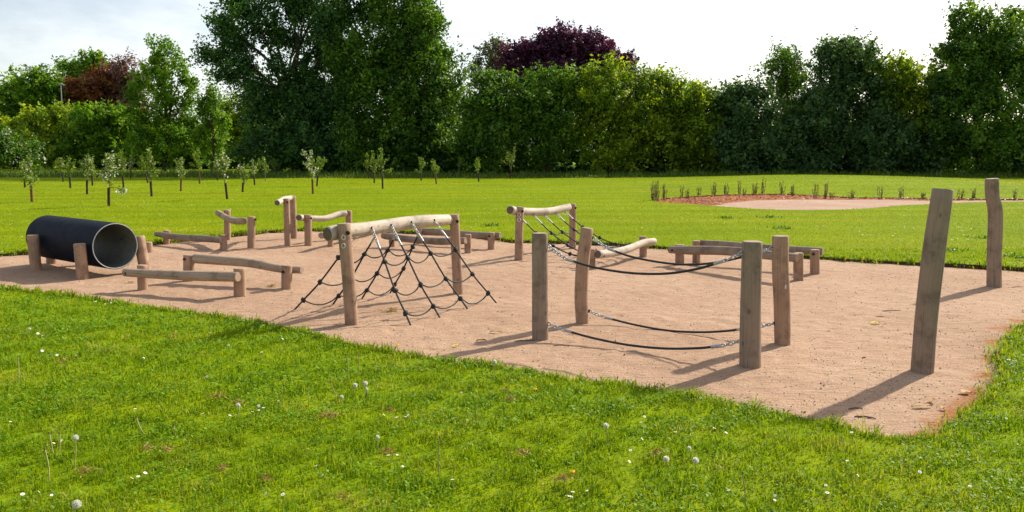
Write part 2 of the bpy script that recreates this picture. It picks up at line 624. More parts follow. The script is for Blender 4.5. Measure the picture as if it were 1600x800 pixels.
# second play area with its mulch border, in front of the mound
p2_front = [(1019, 314), (1040, 316.5), (1075, 318.5), (1112, 321.5), (1169, 325.5), (1215, 327.5), (1259, 328.3), (1330, 327), (1375, 324), (1412, 320.5), (1457, 318.5), (1491, 316.8), (1600, 314.6), (1700, 313.5)]
p2_back = [(1700, 310.5), (1600, 311), (1457, 310.5), (1412, 309), (1337, 308.6), (1281, 305.5), (1225, 302.8), (1161, 303.5), (1112, 305), (1064, 308), (1037, 310)]
p2_sand_back = [(1700, 312), (1600, 312.8), (1457, 313.5), (1412, 312.2), (1375, 311.6), (1300, 311.5), (1240, 311), (1187, 312.3), (1142, 315.5), (1112, 321)]


def polylawn(pix, step):
    pts = [gnd_lawn(px, py) for px, py in pix]
    out = []
    for i in range(len(pts)):
        a, b = pts[i], pts[(i + 1) % len(pts)]
        k = max(1, int((b - a).length / step))
        for j in range(k):
            p = a.lerp(b, j / k)
            out.append((p.x + rng.normal() * 0.02, p.y + rng.normal() * 0.02))
    return out


poly2 = polylawn(p2_front + p2_back, 0.35)
poly2_sand = polylawn([p for p in p2_front[3:]] + p2_sand_back, 0.35)


def build_lawn():
    xs = np.concatenate([np.arange(-16, 16.1, 0.5)])
    ys = np.arange(1.0, 24.1, 0.5)
    g1 = np.stack(np.meshgrid(xs, ys), -1).reshape(-1, 2)
    g2 = np.stack(np.meshgrid(np.arange(-60, 70.1, 1.5), np.arange(25.0, 68.1, 1.2)), -1).reshape(-1, 2)
    g3 = []
    for y in (-60, -30, -12, -5, -2, 80, 110, 150, 220, 320, 500, 900):
        for x in np.linspace(-900, 900, 31):
            g3.append((x, y))
    for y in (4, 10, 16, 22, 30, 40, 50, 60):
        for x in (-900, -500, -300, -180, -120, -90, -70, 80, 100, 130, 190, 300, 500, 900):
            g3.append((x, y))
    for y in (4, 10, 16, 22):
        for x in (-50, -35, -22, 22, 35, 50):
            g3.append((x, y))
    G = np.concatenate([g1, g2, np.array(g3, float)])
    G = G + rng.normal(size=G.shape) * 0.01

    def near(poly, d):
        keep = np.ones(len(G), bool)
        pp = np.array(poly)
        for i in range(0, len(pp), 2):
            keep &= ((G[:, 0] - pp[i, 0]) ** 2 + (G[:, 1] - pp[i, 1]) ** 2) > d * d
        return keep
    k = near(sand_poly, 0.15) & near(poly2, 0.3) & ~pip(G[:, 0], G[:, 1], sand_poly) & ~pip(G[:, 0], G[:, 1], poly2)
    G = G[k]
    V = [Vector(p) for p in sand_poly] + [Vector(p) for p in poly2] + [Vector(p) for p in G]
    n1, n2 = len(sand_poly), len(poly2)
    E = [(i, (i + 1) % n1) for i in range(n1)] + [(n1 + i, n1 + (i + 1) % n2) for i in range(n2)]
    vo, eo, fo, *_ = delaunay_2d_cdt(V, E, [], 0, 1e-5)
    vo = np.array([(p.x, p.y) for p in vo])
    cen = np.array([vo[list(f)].mean(0) for f in fo])
    ins = pip(cen[:, 0], cen[:, 1], sand_poly) | pip(cen[:, 0], cen[:, 1], poly2)
    faces = [tuple(f) for f, i in zip(fo, ins) if not i]
    z = lawn_z(vo[:, 0], vo[:, 1])
    verts = [(p[0], p[1], q) for p, q in zip(vo, z)]
    me = bpy.data.meshes.new('lawn')
    me.from_pydata(verts, [], faces)
    me.polygons.foreach_set('use_smooth', [True] * len(faces))
    me.update()
    tag(link('lawn', me, M['lawn']), kind='structure')
    # cut turf edge: a low earth step round each play area
    for nm, poly in (('turf_edge', sand_poly), ('turf_edge', poly2)):
        mb = MB()
        n = len(poly)
        vs = []
        for x, y in poly:
            zz = float(lawn_z(x, y))
            vs += [(x, y, zz), (x, y, zz - 0.12)]
        mb.add(vs, [(2 * i, 2 * ((i + 1) % n), 2 * ((i + 1) % n) + 1, 2 * i + 1) for i in range(n)])
        tag(mb.build(nm, M['soil'], None, False), kind='structure')


build_lawn()


_fr = np.random.default_rng(5)
FOOT = []
for _cx, _cy, _sx, _n in ((1010, 540, 1.3, 70), (640, 480, 1.2, 60), (870, 420, 1.2, 45), (300, 445, 1.3, 45), (130, 440, 1.0, 25), (1300, 520, 1.6, 60), (700, 400, 2.5, 70), (1150, 430, 1.4, 40)):
    _p = gnd(_cx, _cy)
    for _ in range(_n):
        FOOT.append((_p.x + _fr.normal() * _sx, _p.y + _fr.normal() * _sx * .7, _fr.uniform(0, 3.14), _fr.uniform(.003, .009), _fr.uniform(.8, 1.25)))


def sand_z(x, y):
    z = sand_base(x, y)
    if np.size(x) > 1000:
        x = np.asarray(x)
        for a, b, an, dp, sc in FOOT:
            k = (np.abs(x - a) < .35) & (np.abs(y - b) < .35)
            u = (x[k] - a) * math.cos(an) + (y[k] - b) * math.sin(an)
            v = -(x[k] - a) * math.sin(an) + (y[k] - b) * math.cos(an)
            r2 = (u / (.13 * sc)) ** 2 + (v / (.05 * sc)) ** 2
            z[k] += dp * (-np.exp(-r2) + .55 * np.exp(-(np.sqrt(r2) - 1.5) ** 2 * 3))
        z = np.clip(z, -.04, .032)
    return z


def sand_base(x, y):
    return 0.006 * wav(x, y, 1.7, 0) + 0.003 * wav(x, y, 0.6, 8) + 0.0014 * wav(x, y, 0.22, 16)


def grid_sheet(name, poly, cell, zf, mat, grow, soilf=None):
    P = np.array(poly)
    x0, y0 = P.min(0) - 0.5
    x1, y1 = P.max(0) + 0.5
    xs = np.arange(x0, x1, cell)
    ys = np.arange(y0, y1, cell)
    X, Y = np.meshgrid(xs, ys)
    Xc, Yc = X[:-1, :-1] + cell / 2, Y[:-1, :-1] + cell / 2
    keep = pip(Xc, Yc, poly)
    if grow:
        for a in np.arange(0, 6.28, 0.785):
            keep |= pip(Xc + grow * math.cos(a), Yc + grow * math.sin(a), poly)
    idx = np.arange(X.size).reshape(X.shape)
    q = np.stack([idx[:-1, :-1][keep], idx[:-1, 1:][keep], idx[1:, 1:][keep], idx[1:, :-1][keep]], 1)
    used = np.unique(q)
    remap = np.zeros(X.size, int)
    remap[used] = np.arange(len(used))
    xv, yv = X.ravel()[used], Y.ravel()[used]
    V = np.stack([xv, yv, zf(xv, yv)], 1)
    me = bpy.data.meshes.new(name)
    me.from_pydata(V.tolist(), [], remap[q].tolist())
    me.polygons.foreach_set('use_smooth', [True] * len(q))
    if soilf is not None:
        a = me.attributes.new('soil', 'FLOAT', 'POINT')
        a.data.foreach_set('value', soilf(xv, yv))
    me.update()
    return tag(link(name, me, mat), kind='structure')


# earth showing along the right-hand and far-left rim of the sand (worn turf edge)
rim = np.array([(gnd(px, py).x, gnd(px, py).y, r) for px, py, r in
                [(1460, 684, .22), (1490, 668, .26), (1505, 655, .26), (1520, 641, .28), (1535, 629, .28), (1548, 616, .28), (1561, 590, .25), (1563, 562, .22), (1570, 537, .25), (1586, 517, .3),
                 (1610, 503, .3), (1640, 496, .3), (0, 397, .35), (40, 395, .35), (80, 392, .3), (120, 390, .25), (1540, 419, .3), (1600, 422, .3), (1420, 688, .15),
                 (560, 543, .10), (590, 548, .10), (500, 527, .08), (760, 372, .3), (800, 378, .25)]])


def soilf(x, y):
    s = np.zeros_like(x)
    for a, b, r in rim:
        s = np.maximum(s, 0.98 * np.exp(-((x - a) ** 2 + (y - b) ** 2) / (r * r * 0.62)))
    return s


grid_sheet('sand', sand_poly, 0.04, sand_z, M['sand'], 0.22, soilf)
grid_sheet('mulch', poly2, 0.2, lambda x, y: lawn_z(x, y) - 0.03 + 0.006 * wav(x, y, 0.8, 4), M['mulch'], 0.3)
grid_sheet('pale_sand', poly2_sand, 0.2, lambda x, y: lawn_z(x, y) - 0.012, M['sand2'], 0.0)


# ------------------------------------------------------------------ many-faced stuff from arrays
def arr_mesh(name, V, Fc, rnd, mat, parent=None, per=1):
    """V (n,3); Fc (m,k) with k equal for all faces; rnd per face"""
    me = bpy.data.meshes.new(name)
    k = Fc.shape[1]
    me.vertices.add(len(V))
    me.vertices.foreach_set('co', np.ascontiguousarray(V, np.float32).ravel())
    me.loops.add(Fc.size)
    me.loops.foreach_set('vertex_index', np.ascontiguousarray(Fc, np.int32).ravel())
    me.polygons.add(len(Fc))
    me.polygons.foreach_set('loop_start', np.arange(0, Fc.size, k, dtype=np.int32))
    me.update(calc_edges=True)
    a = me.attributes.new('rnd', 'FLOAT', 'FACE')
    a.data.foreach_set('value', np.ascontiguousarray(rnd, np.float32))
    me.validate()
    return link(name, me, mat, parent)


def blades(name, x, y, z, h, w, mat, lean=0.7, parent=None, rnd=None, single=False):
    n = len(x)
    a = rng.uniform(0, 6.283, n)
    la = rng.uniform(0, 6.283, n)
    le = np.abs(rng.normal(0, lean, n)) * h
    wx, wy = np.cos(a) * w / 2, np.sin(a) * w / 2
    dx, dy = np.cos(la) * le, np.sin(la) * le
    V = np.empty((n, 5, 3))
    V[:, 0] = np.stack([x - wx, y - wy, z], 1)
    V[:, 1] = np.stack([x + wx, y + wy, z], 1)
    V[:, 2] = np.stack([x + dx * 0.35 + wx * 0.8, y + dy * 0.35 + wy * 0.8, z + h * 0.6], 1)
    V[:, 3] = np.stack([x + dx * 0.35 - wx * 0.8, y + dy * 0.35 - wy * 0.8, z + h * 0.6], 1)
    V[:, 4] = np.stack([x + dx, y + dy, z + h * np.clip(1.0 - 0.35 * le / h, 0.25, 1)], 1)
    if single:
        return arr_mesh(name, V[:, [0, 1, 4]].reshape(-1, 3), np.arange(n * 3).reshape(n, 3), rng.random(n), mat, parent)
    b = np.arange(n)[:, None] * 5
    Fq = np.concatenate([b + np.array([[0, 1, 2]]), b + np.array([[0, 2, 3]]), b + np.array([[3, 2, 4]])], 0)
    r = rng.random(n) if rnd is None else rnd
    return arr_mesh(name, V.reshape(-1, 3), Fq, np.tile(r, 3), mat, parent)


def scatter(x0, x1, y0, y1, dens, fr=True, widen=0.6):
    n = int((x1 - x0) * (y1 - y0) * dens)
    x = rng.uniform(x0, x1, n)
    y = rng.uniform(y0, y1, n)
    k = np.ones(n, bool)
    if fr:
        k &= (np.abs(x) < 0.66 * y + widen) | (rng.random(n) < 0.36)
    k &= ~pip(x, y, sand_poly)
    k &= ~pip(x, y, poly2)
    return x[k], y[k]


def lawn_grass():
    X, Y, Hh, Ww = [], [], [], []
    rows = [(1.6, 3.0, 1500, .040, .0075), (3.0, 4.2, 9000, .040, .0055), (4.2, 5.4, 7000, .040, .006), (5.4, 7.0, 4800, .040, .007), (7.0, 9.5, 2600, .038, .0085), (9.5, 13.0, 1200, .036, .011)]
    for y0, y1, d, h, w in rows:
        xm = 0.66 * y1 + 3.6
        x, y = scatter(-xm, xm, y0, y1, d)
        # clumps: thin out between them
        k = rng.random(len(x)) < np.clip(0.66 + 0.36 * wav(x, y, 0.28, 3), 0.12, 1)
        x, y = x[k], y[k]
        X.append(x)
        Y.append(y)
        cl = 1 + 0.30 * wav(x, y, 0.55, 12) + 0.18 * wav(x, y, 0.2, 22)
        Hh.append(h * np.clip(cl, 0.5, 1.7) * rng.uniform(0.55, 1.25, len(x)))
        Ww.append(np.full(len(x), w) * rng.uniform(0.7, 1.3, len(x)))
    x, y, h, w = map(np.concatenate, (X, Y, Hh, Ww))
    rnd = np.clip(rng.random(len(x)) * 0.75 + 0.14 * wav(x, y, 0.9, 30) + 0.1, 0, 1)
    o = blades('lawn_grass', x, y, lawn_z(x, y) - 0.004, h, w, M['grass'], 0.8, None, rnd)
    tag(o, 'short bright green grass of the near lawn with clumps and gaps', 'grass', None, 'stuff')
    # tussocks hanging over the cut turf edge
    E = np.array(sand_poly)
    d = np.hypot(E[:, 0], E[:, 1])
    per = np.where(d < 8, 95, np.where(d < 12, 60, 55))
    ii = np.repeat(np.arange(len(E)), per)
    ex, ey = E[ii, 0] + rng.normal(0, 0.045, len(ii)), E[ii, 1] + rng.normal(0, 0.045, len(ii))
    dd = d[ii]
    k = np.abs(ex) < 0.66 * ey + 3.6
    ex, ey, dd = ex[k], ey[k], dd[k]
    inside = pip(ex, ey, sand_poly)
    ez = np.where(inside, 0.012, LIP - 0.004)
    k = ~inside | (rng.random(len(ex)) < 0.25)
    ex, ey, dd, ez = ex[k], ey[k], dd[k], ez[k]
    tuft = np.clip(1 + 0.5 * wav(ex, ey, 0.4, 25), 0.45, 1.9)
    o = blades('edge_grass', ex, ey, ez, 0.055 * tuft * rng.uniform(0.5, 1.3, len(ex)), 0.0012 * np.clip(dd, 4, 12), M['grass'], 0.9)
    tag(o, 'longer grass tufts fringing the edge of the sand', 'grass', None, 'stuff')
    # middle and far lawn: coarser blades, sparser with distance
    X, Y, Hh, Ww = [], [], [], []
    for y0, y1, dn, h, w in [(11.5, 16, 900, .034, .010), (16, 22, 520, .034, .013), (22, 32, 230, .034, .018), (32, 50, 80, .035, .028)]:
        xm = 0.68 * y1 + 4
        x, y = scatter(-xm, xm, y0, y1, dn)
        X.append(x)
        Y.append(y)
        Hh.append(h * rng.uniform(0.5, 1.2, len(x)))
        Ww.append(w * rng.uniform(0.6, 1.3, len(x)))
    x, y, h, w = map(np.concatenate, (X, Y, Hh, Ww))
    o = blades('far_lawn_grass', x, y, lawn_z(x, y) - 0.003, h, w, M['fargrass'], 0.9, None, None, True)
    tag(o, 'mown yellow-green grass of the wide lawn behind the sand', 'grass', None, 'stuff')
    # clover and small broad leaves
    X, Y = [], []
    for y0, y1, dn in [(3.0, 5.0, 2600), (5.0, 7.2, 1500), (7.2, 9.5, 600)]:
        xm = 0.66 * y1 + 3.6
        x, y = scatter(-xm, xm, y0, y1, dn)
        k = wav(x, y, 0.8, 17) + rng.normal(0, 0.5, len(x)) > 0.15
        X.append(x[k])
        Y.append(y[k])
    x, y = np.concatenate(X), np.concatenate(Y)
    n = len(x)
    s = rng.uniform(0.006, 0.013, n) * np.clip(y / 5, 0.8, 1.5)
    z = lawn_z(x, y) + rng.uniform(0.015, 0.05, n)
    a = rng.uniform(0, 6.283, n)
    tx, ty = rng.normal(0, 0.4, n), rng.normal(0, 0.4, n)
    V = np.empty((n, 4, 3))
    for i, (q, rr) in enumerate([(0, 1.0), (1.57, 0.75), (3.14, 1.0), (4.71, 0.75)]):
        cx, cy = np.cos(a + q) * s * rr, np.sin(a + q) * s * rr
        V[:, i] = np.stack([x + cx, y + cy, z + cx * tx + cy * ty], 1)
    Fq = np.arange(n * 4).reshape(n, 4)
    o = arr_mesh('clover', V.reshape(-1, 3), Fq, rng.random(n), M['clover'])
    tag(o, 'clover and small broad leaves among the near grass', 'ground cover', None, 'stuff')
    # unmown strip under the trees
    n = 38000
    x = rng.uniform(-62, 60, n)
    y = 50.5 + rng.random(n) ** 1.2 * 14
    k = ~((x < -20) & (y < 52.0))
    x, y = x[k], y[k]
    h = np.clip(0.36 + 0.14 * wav(x, y, 3.0, 5), 0.12, 0.8) * rng.uniform(0.5, 1.2, len(x)) * np.clip((y - 50) / 2.0, 0.35, 1)
    o = blades('rough_grass', x, y, lawn_z(x, y) - 0.01, h, np.full(len(x), 0.055), M['rough'], 0.4)
    tag(o, 'long unmown grass strip along the foot of the trees', 'grass', None, 'stuff')


lawn_grass()


def pebbles():
    n = 9000
    px = rng.uniform(-200, 1650, n)
    py = 365 + rng.random(n) ** 1.0 * 320
    mb_v, mb_f, rn = [], [], []
    for a, b in zip(px, py):
        p = gnd(a, b)
        if not pip(np.array([p.x]), np.array([p.y]), sand_poly)[0]:
            continue
        s = rng.uniform(0.003, 0.0075) * (0.7 + p.y / 12)
        z0 = float(sand_z(p.x, p.y))
        base = len(mb_v)
        k = rng.uniform(0.6, 1.4, 5)
        a0 = rng.uniform(0, 6.28)
        for q in range(5):
            an = a0 + q * 1.2566
            mb_v.append((p.x + math.cos(an) * s * k[q], p.y + math.sin(an) * s * k[q], z0 - 0.002))
        mb_v.append((p.x, p.y, z0 + s * 0.8))
        for q in range(5):
            mb_f.append((base + q, base + (q + 1) % 5, base + 5))
    me = bpy.data.meshes.new('grit')
    me.from_pydata(mb_v, [], mb_f)
    me.update()
    tag(link('grit', me, M['stone']), 'loose grit and tiny stones scattered over the sand', 'grit', None, 'stuff')


pebbles()

# ------------------------------------------------------------------ play equipment
_seed = [0]


def ns():
    _seed[0] += 1
    return _seed[0]


def post_mesh(px_pts, Y, mat, name, parent):
    """px_pts: (px, py, width px) from the foot up; stands at distance Y of its axis, foot sunk in the sand"""
    P = [atY(a, b, Y) for a, b, w in px_pts]
    rad = [w * 0.5 * m_per_px(b, Y) for a, b, w in px_pts]
    P[0].z = 0.0
    low = P[0] - (P[1] - P[0]).normalized() * 0.15
    pts = spline(P, 14)
    rr = [rad[0] + 0.0] + [float(np.interp(i / 14 * (len(P) - 1), range(len(P)), rad)) for i in range(15)]
    mb = MB()
    sweep(mb, [low] + pts, rr, 20, True, 0, 1, 0.035, True, ns())
    return mb.build(name, [mat, M['end']], parent)


def bolt(parent, px, py, Y, r=0.014, dirv=(0, -1, 0.1)):
    r *= 1.3
    p = atY(px, py, Y)
    d = Vector(dirv).normalized()
    mb = MB()
    sweep(mb, [p + d * 0.02 * -1, p + d * 0.006], r, 10)
    return mb.build('bolt', M['plug'], parent)


def log_mesh(parent, pts, rad, mat=None, name='log'):
    """pts: (px, py, Y) along the axis; rad in metres, one per point"""
    P = [atY(*p) for p in pts]
    sp = spline(P, 26)
    rr = [float(np.interp(i / 26 * (len(P) - 1), range(len(P)), rad)) for i in range(27)]
    mb = MB()
    sweep(mb, sp, rr, 20, True, 0, 1, 0.035, True, ns())
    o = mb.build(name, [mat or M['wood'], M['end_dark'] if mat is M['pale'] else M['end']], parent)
    return o, sp


def spacer(parent, a, b, r=0.035):
    mb = MB()
    sweep(mb, [a, b], r, 12)
    mb.build('spacer', M['plug'], parent)


def beam_thing(name, label, posts, logpts, lograd, bolts=(), cat='balance beam', group='low log balance beams', mat=None, pmat=None):
    """posts: list of (base px, base py, top px, top py, width px)"""
    bx = sum(p[0] for p in posts) / len(posts)
    by = sum(p[1] for p in posts) / len(posts)
    t = thing(name, label, cat, gnd(bx, by), group)
    Ys = []
    for b in posts:
        Y = D(b[1]) + b[4] * 0.5 * m_per_px(b[1], D(b[1])) * 0.8
        Ys.append(Y)
        post_mesh([(b[0], b[1], b[4]), ((b[0] + b[2]) / 2, (b[1] + b[3]) / 2, b[4] * 0.99), (b[2], b[3], b[4] * 0.97)], Y, pmat or M['post'], 'post', t)
    o, sp = log_mesh(t, [(a, b, Ys[0] + (Ys[1] - Ys[0]) * f + off) for a, b, f, off in logpts], lograd, mat)
    for a, b, f, off in bolts:
        bolt(t, a, b, Ys[0] + (Ys[1] - Ys[0]) * f + off)
    return t, Ys, sp


# low beams; log points are (px, py, fraction between the two posts, offset in depth)
beam_thing('balance_beam', 'thick straight log beam in the left foreground, resting before the black tunnel\'s open end',
           [(223, 453, 222, 414, 15), (375, 464, 374, 419, 18)],
           [(195, 425.5, -0.15, -.13), (235, 428, 0.1, -.13), (300, 431, 0.5, -.13), (340, 432, 0.8, -.13), (372, 433, 1.0, -.14)],
           [.049, .055, .057, .057, .055], [(197, 427, -.12, -.178), (350, 434, .85, -.188)])
beam_thing('balance_beam', 'bowed log beam just behind the foreground straight one, its right end poking past a post',
           [(295, 441, 295, 398, 17), (448, 453, 448, 414, 17)],
           [(304, 404, 0.03, .02), (345, 407, 0.3, .04), (386, 410, 0.58, .08), (414, 415, 0.78, .11), (441, 420.5, 0.97, .13), (472, 422, 1.15, .13)],
           [.058, .058, .056, .053, .047, .045], [(442, 425, 1, -.075), (288, 405, 0, -.06)])
beam_thing('balance_beam', 'low grey log beam beside the short stump, near the far left edge of the sand',
           [(260, 382, 261, 360, 10), (349.5, 391, 349.5, 367, 10.5)],
           [(244, 365.5, -0.15, -.1), (262, 368.5, 0.05, -.1), (290, 371.5, 0.35, -.1), (320, 373, 0.7, -.1), (346, 375, 0.96, -.1)],
           [.045, .055, .057, .057, .052], [(334, 375, .85, -.158), (244, 366.5, -.15, -.15)], mat=M['grey'])
beam_thing('balance_beam', 'raised dipping log beam on two knee-high posts, left of the tall pair of posts',
           [(355.5, 375, 355, 328, 10.5), (392.5, 388, 393, 338, 12)],
           [(340, 332, -0.05, -.13), (355, 341, 0.15, -.14), (366, 345, 0.5, -.14), (381, 345.5, 0.9, -.1)],
           [.055, .058, .058, .060], [(399, 343, 1, -.02)], group='raised log beams')
beam_thing('log_hurdle', 'tall narrow hurdle of a short log between two close thin posts, at the back',
           [(449.5, 385, 447.5, 310, 9.8), (459.5, 373, 457, 306, 10)],
           [(433, 317, -0.25, -.05), (445, 311, 0.2, .1), (452, 309.5, 0.8, .05), (456, 309, 0.95, -.05)],
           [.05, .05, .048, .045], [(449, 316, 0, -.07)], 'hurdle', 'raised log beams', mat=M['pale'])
beam_thing('balance_beam', 'raised wavy pale log beam on knee-high posts, right of the tall narrow hurdle',
           [(482, 384, 481, 335.5, 12.2), (545, 374, 545, 329, 10)],
           [(467, 340, -0.15, -.02), (481, 341, 0.1, .14), (505, 341.5, 0.4, .12), (515, 339.5, 0.55, .1), (530, 334.5, 0.8, .06), (541, 333.5, 0.95, .0)],
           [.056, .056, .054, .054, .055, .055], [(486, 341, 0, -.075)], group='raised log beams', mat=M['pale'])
beam_thing('balance_beam', 'low log beam mostly hidden behind the climbing net\'s big top log, its end poking out left',
           [(516.5, 386, 516.5, 364, 9.5), (588, 366, 588, 347, 9)],
           [(502, 368, -0.2, -.12), (520, 365, 0.05, -.12), (560, 358, 0.55, -.12), (592, 353, 1.05, -.12)],
           [.055, .057, .057, .055])
beam_thing('balance_beam', 'low curved log beam seen through the climbing net, in front of its straight neighbour',
           [(612.5, 386, 612.5, 364, 9), (731, 396, 731, 366, 10.5)],
           [(598, 368, -0.12, -.12), (620, 371.5, 0.1, -.12), (655, 375, 0.4, -.12), (690, 377, 0.7, -.12), (728, 376, 0.98, -.12)],
           [.052, .057, .06, .06, .057], mat=M['grey'])
beam_thing('balance_beam', 'low straight log beam behind the climbing net\'s far post, at the lawn edge',
           [(655, 381, 655, 356, 8.5), (767.5, 390, 767.5, 363, 11)],
           [(657, 361, 0.0, .12), (690, 362.5, 0.3, .12), (720, 365, 0.6, .12), (750, 367.5, 0.85, .12), (782, 368, 1.13, .12)],
           [.055, .057, .057, .055, .05], [(764, 369, 1, -.07), (657, 361, 0, -.06)], mat=M['grey'])
beam_thing('balance_beam', 'low grey log beam behind the rope bridge, nearer one of the parallel pair',
           [(1062, 415, 1062, 382, 14), (1247.5, 438, 1247.5, 395, 15)],
           [(1046, 390, -0.1, -.14), (1080, 391, 0.1, -.14), (1120, 391.5, 0.32, -.14), (1160, 394, 0.55, -.14), (1200, 398.5, 0.77, -.14), (1246, 403, 1.0, -.15)],
           [.052, .062, .062, .062, .058, .056], [(1050.5, 391, -.07, -.203), (1240, 404, .95, -.205)], mat=M['grey'])
beam_thing('balance_beam', 'low grey log beam behind the rope bridge, farther one of the parallel pair by the lawn edge',
           [(1088, 412, 1088, 376, 12.5), (1273, 428, 1273, 390, 14.5)],
           [(1093, 380, 0.02, .07), (1130, 382, 0.25, .12), (1170, 385.5, 0.48, .14), (1220, 389, 0.74, .14), (1260, 391.5, 0.95, .14), (1286, 393, 1.08, .14)],
           [.05, .052, .053, .053, .052, .05], [(1271, 397, 1, -.085)], mat=M['grey'])

# two short stumps
for (bx, by, tx, ty, w, lab) in [(231.5, 394, 231, 378, 13.5, 'short round wooden stump standing alone between the tunnel and the far low beam'),
                                 (81, 413, 80, 388, 16, 'short wooden stump half hidden behind the far end of the black tunnel')]:
    Y = D(by) + 0.06
    o = post_mesh([(bx, by, w), ((bx + tx) / 2, (by + ty) / 2, w), (tx, ty, w * 0.95)], Y, M['post'], 'wooden_stump', None)
    tag(o, lab, 'stump', 'short stumps')


# black pipe tunnel
def tunnel():
    a = atY(180, 384.5, 10.4)
    ax = Vector((-0.81, 0.585, 0)).normalized()
    b = a + ax * 1.85
    b.z = a.z + 0.015
    t = thing('tunnel', 'black pipe crawl tunnel with grey inside, held between short wooden posts', 'tunnel', (a.x, a.y, 0))
    r = 0.308
    mb = MB()
    n = 10
    pts = [a.lerp(b, i / n) for i in range(n + 1)]
    sweep(mb, pts, r, 56, False)
    u, v = frames(pts)[0][1:]
    # rim ring at both ends
    for p in (a, b):
        vs, fs = [], []
        for k in range(56):
            an = k / 56 * 6.28318
            d = u * math.cos(an) + v * math.sin(an)
            vs += [p + d * r, p + d * (r - 0.008) + (a - b).normalized() * (0.006 if p == a else -0.006), p + d * (r - 0.014)]
        for k in range(56):
            j = (k + 1) % 56
            fs += [(3 * k, 3 * j, 3 * j + 1, 3 * k + 1), (3 * k + 1, 3 * j + 1, 3 * j + 2, 3 * k + 2)]
        mb.add(vs, fs)
    mb.build('pipe', M['pipe'], t)
    mb = MB()
    sweep(mb, [a.lerp(b, i / n) for i in range(n + 1)], r - 0.0145, 56, False)
    # pale cut rim of the lining, proud of the black shell
    mb2 = MB()
    ring = [a + (u * math.cos(k / 56 * 6.28318) + v * math.sin(k / 56 * 6.28318)) * (r - 0.0125) - ax * 0.004 for k in range(57)]
    sweep(mb2, ring, 0.0065, 6, False)
    lin = mb.build('lining', M['lining'], t)
    mb2.build('rim', M['lining_rim'], t)
    per = Vector((0.585, 0.81, 0)).normalized()
    for s, side, top in ((0.12, -1, 0.455), (1.42, -1, 0.49), (0.06, 1, 0.49), (1.35, 1, 0.47)):
        p = a + ax * s + per * side * (r + 0.083)
        mb = MB()
        lean = Vector((-0.012 if side < 0 else -0.045, 0.0, 0))
        q0 = Vector((p.x, p.y, 0)) - lean * 0.6
        q1 = Vector((p.x, p.y, top)) + lean * 0.6
        if side > 0:
            q0 -= lean * 0
        pts = spline([q0 - Vector((0, 0, 0.15)), q0, q0.lerp(q1, 0.5), q1], 12)
        sweep(mb, pts, 0.073, 20, True, 0, 1, 0.03, True, ns())
        mb.build('post', [M['post'], M['end']], t)
        mb = MB()
        c = Vector((p.x, p.y, top - 0.07)) + Vector((-0.05, -0.048, 0)) * (1 if side < 0 else 0.2)
        d = Vector((-0.7, -0.7, 0))
        sweep(mb, [c - d * 0.02, c + d * 0.012], 0.012, 10)
        mb.build('bolt', M['plug'], t)
    # small bolt inside the pipe on the far wall
    mb = MB()
    c = a + ax * 0.35 + per * (r - 0.03) + Vector((0, 0, 0.05))
    sweep(mb, [c, c - per * 0.012], 0.012, 10)
    mb.build('bolt', M['plug'], t)


tunnel()

# ------------------------------------------------------------------ ropes
KNOT = None


def knot_mesh():
    global KNOT
    if KNOT:
        return KNOT
    import bmesh
    bm = bmesh.new()
    bmesh.ops.create_icosphere(bm, subdivisions=2, radius=1.0)
    for v in bm.verts:
        v.co *= 1 + 0.18 * math.sin(v.co.x * 5 + 1) * math.cos(v.co.z * 6) + 0.1 * math.sin(v.co.y * 7)
        v.co.z *= 1.25
    KNOT = bpy.data.meshes.new('knot')
    bm.to_mesh(KNOT)
    bm.free()
    KNOT.materials.append(M['rope'])
    KNOT.polygons.foreach_set('use_smooth', [True] * len(KNOT.polygons))
    return KNOT


def put_knot(parent, p, r):
    o = bpy.data.objects.new('knot', knot_mesh())
    COL.objects.link(o)
    o.parent = parent
    o.location = Vector(p) - parent.location
    o.rotation_euler = (random.uniform(0, 3), random.uniform(-.5, .5), random.uniform(0, 3))
    o.scale = (r, r, r)


def rope(parent, pts, r, name='rope', n=None):
    mb = MB()
    sweep(mb, spline(pts, n or max(8, 6 * (len(pts) - 1))), r, 8)
    return mb.build(name, M['rope'], parent)


def chain(parent, a, b, sag=0.01, link_l=0.042, wire=0.0052):
    a, b = Vector(a), Vector(b)
    L = (b - a).length
    n = max(3, int(L / (link_l * 0.72)))
    pts = [a.lerp(b, i / n) - Vector((0, 0, sag * 4 * (i / n) * (1 - i / n))) for i in range(n + 1)]
    mb = MB()
    for i in range(n):
        t = (pts[i + 1] - pts[i]).normalized()
        ref = Vector((0, 0, 1)) if abs(t.z) < 0.9 else Vector((0, 1, 0))
        u = t.cross(ref).normalized()
        v = t.cross(u)
        s = u if i % 2 else v
        s = (s + (v if i % 2 else u) * 0.35).normalized()
        c = (pts[i] + pts[i + 1]) * 0.5
        ring = []
        for k in range(11):
            an = k / 10 * 6.28318
            ring.append(c + t * math.cos(an) * link_l * 0.5 + s * math.sin(an) * link_l * 0.27)
        sweep(mb, ring, wire, 5, False)
    return mb.build('chain', M['steel'], parent)


def ferrule(parent, a, b, r=0.0135):
    mb = MB()
    sweep(mb, [Vector(a), Vector(b)], r, 10)
    mb.build('ferrule', M['steel'], parent)


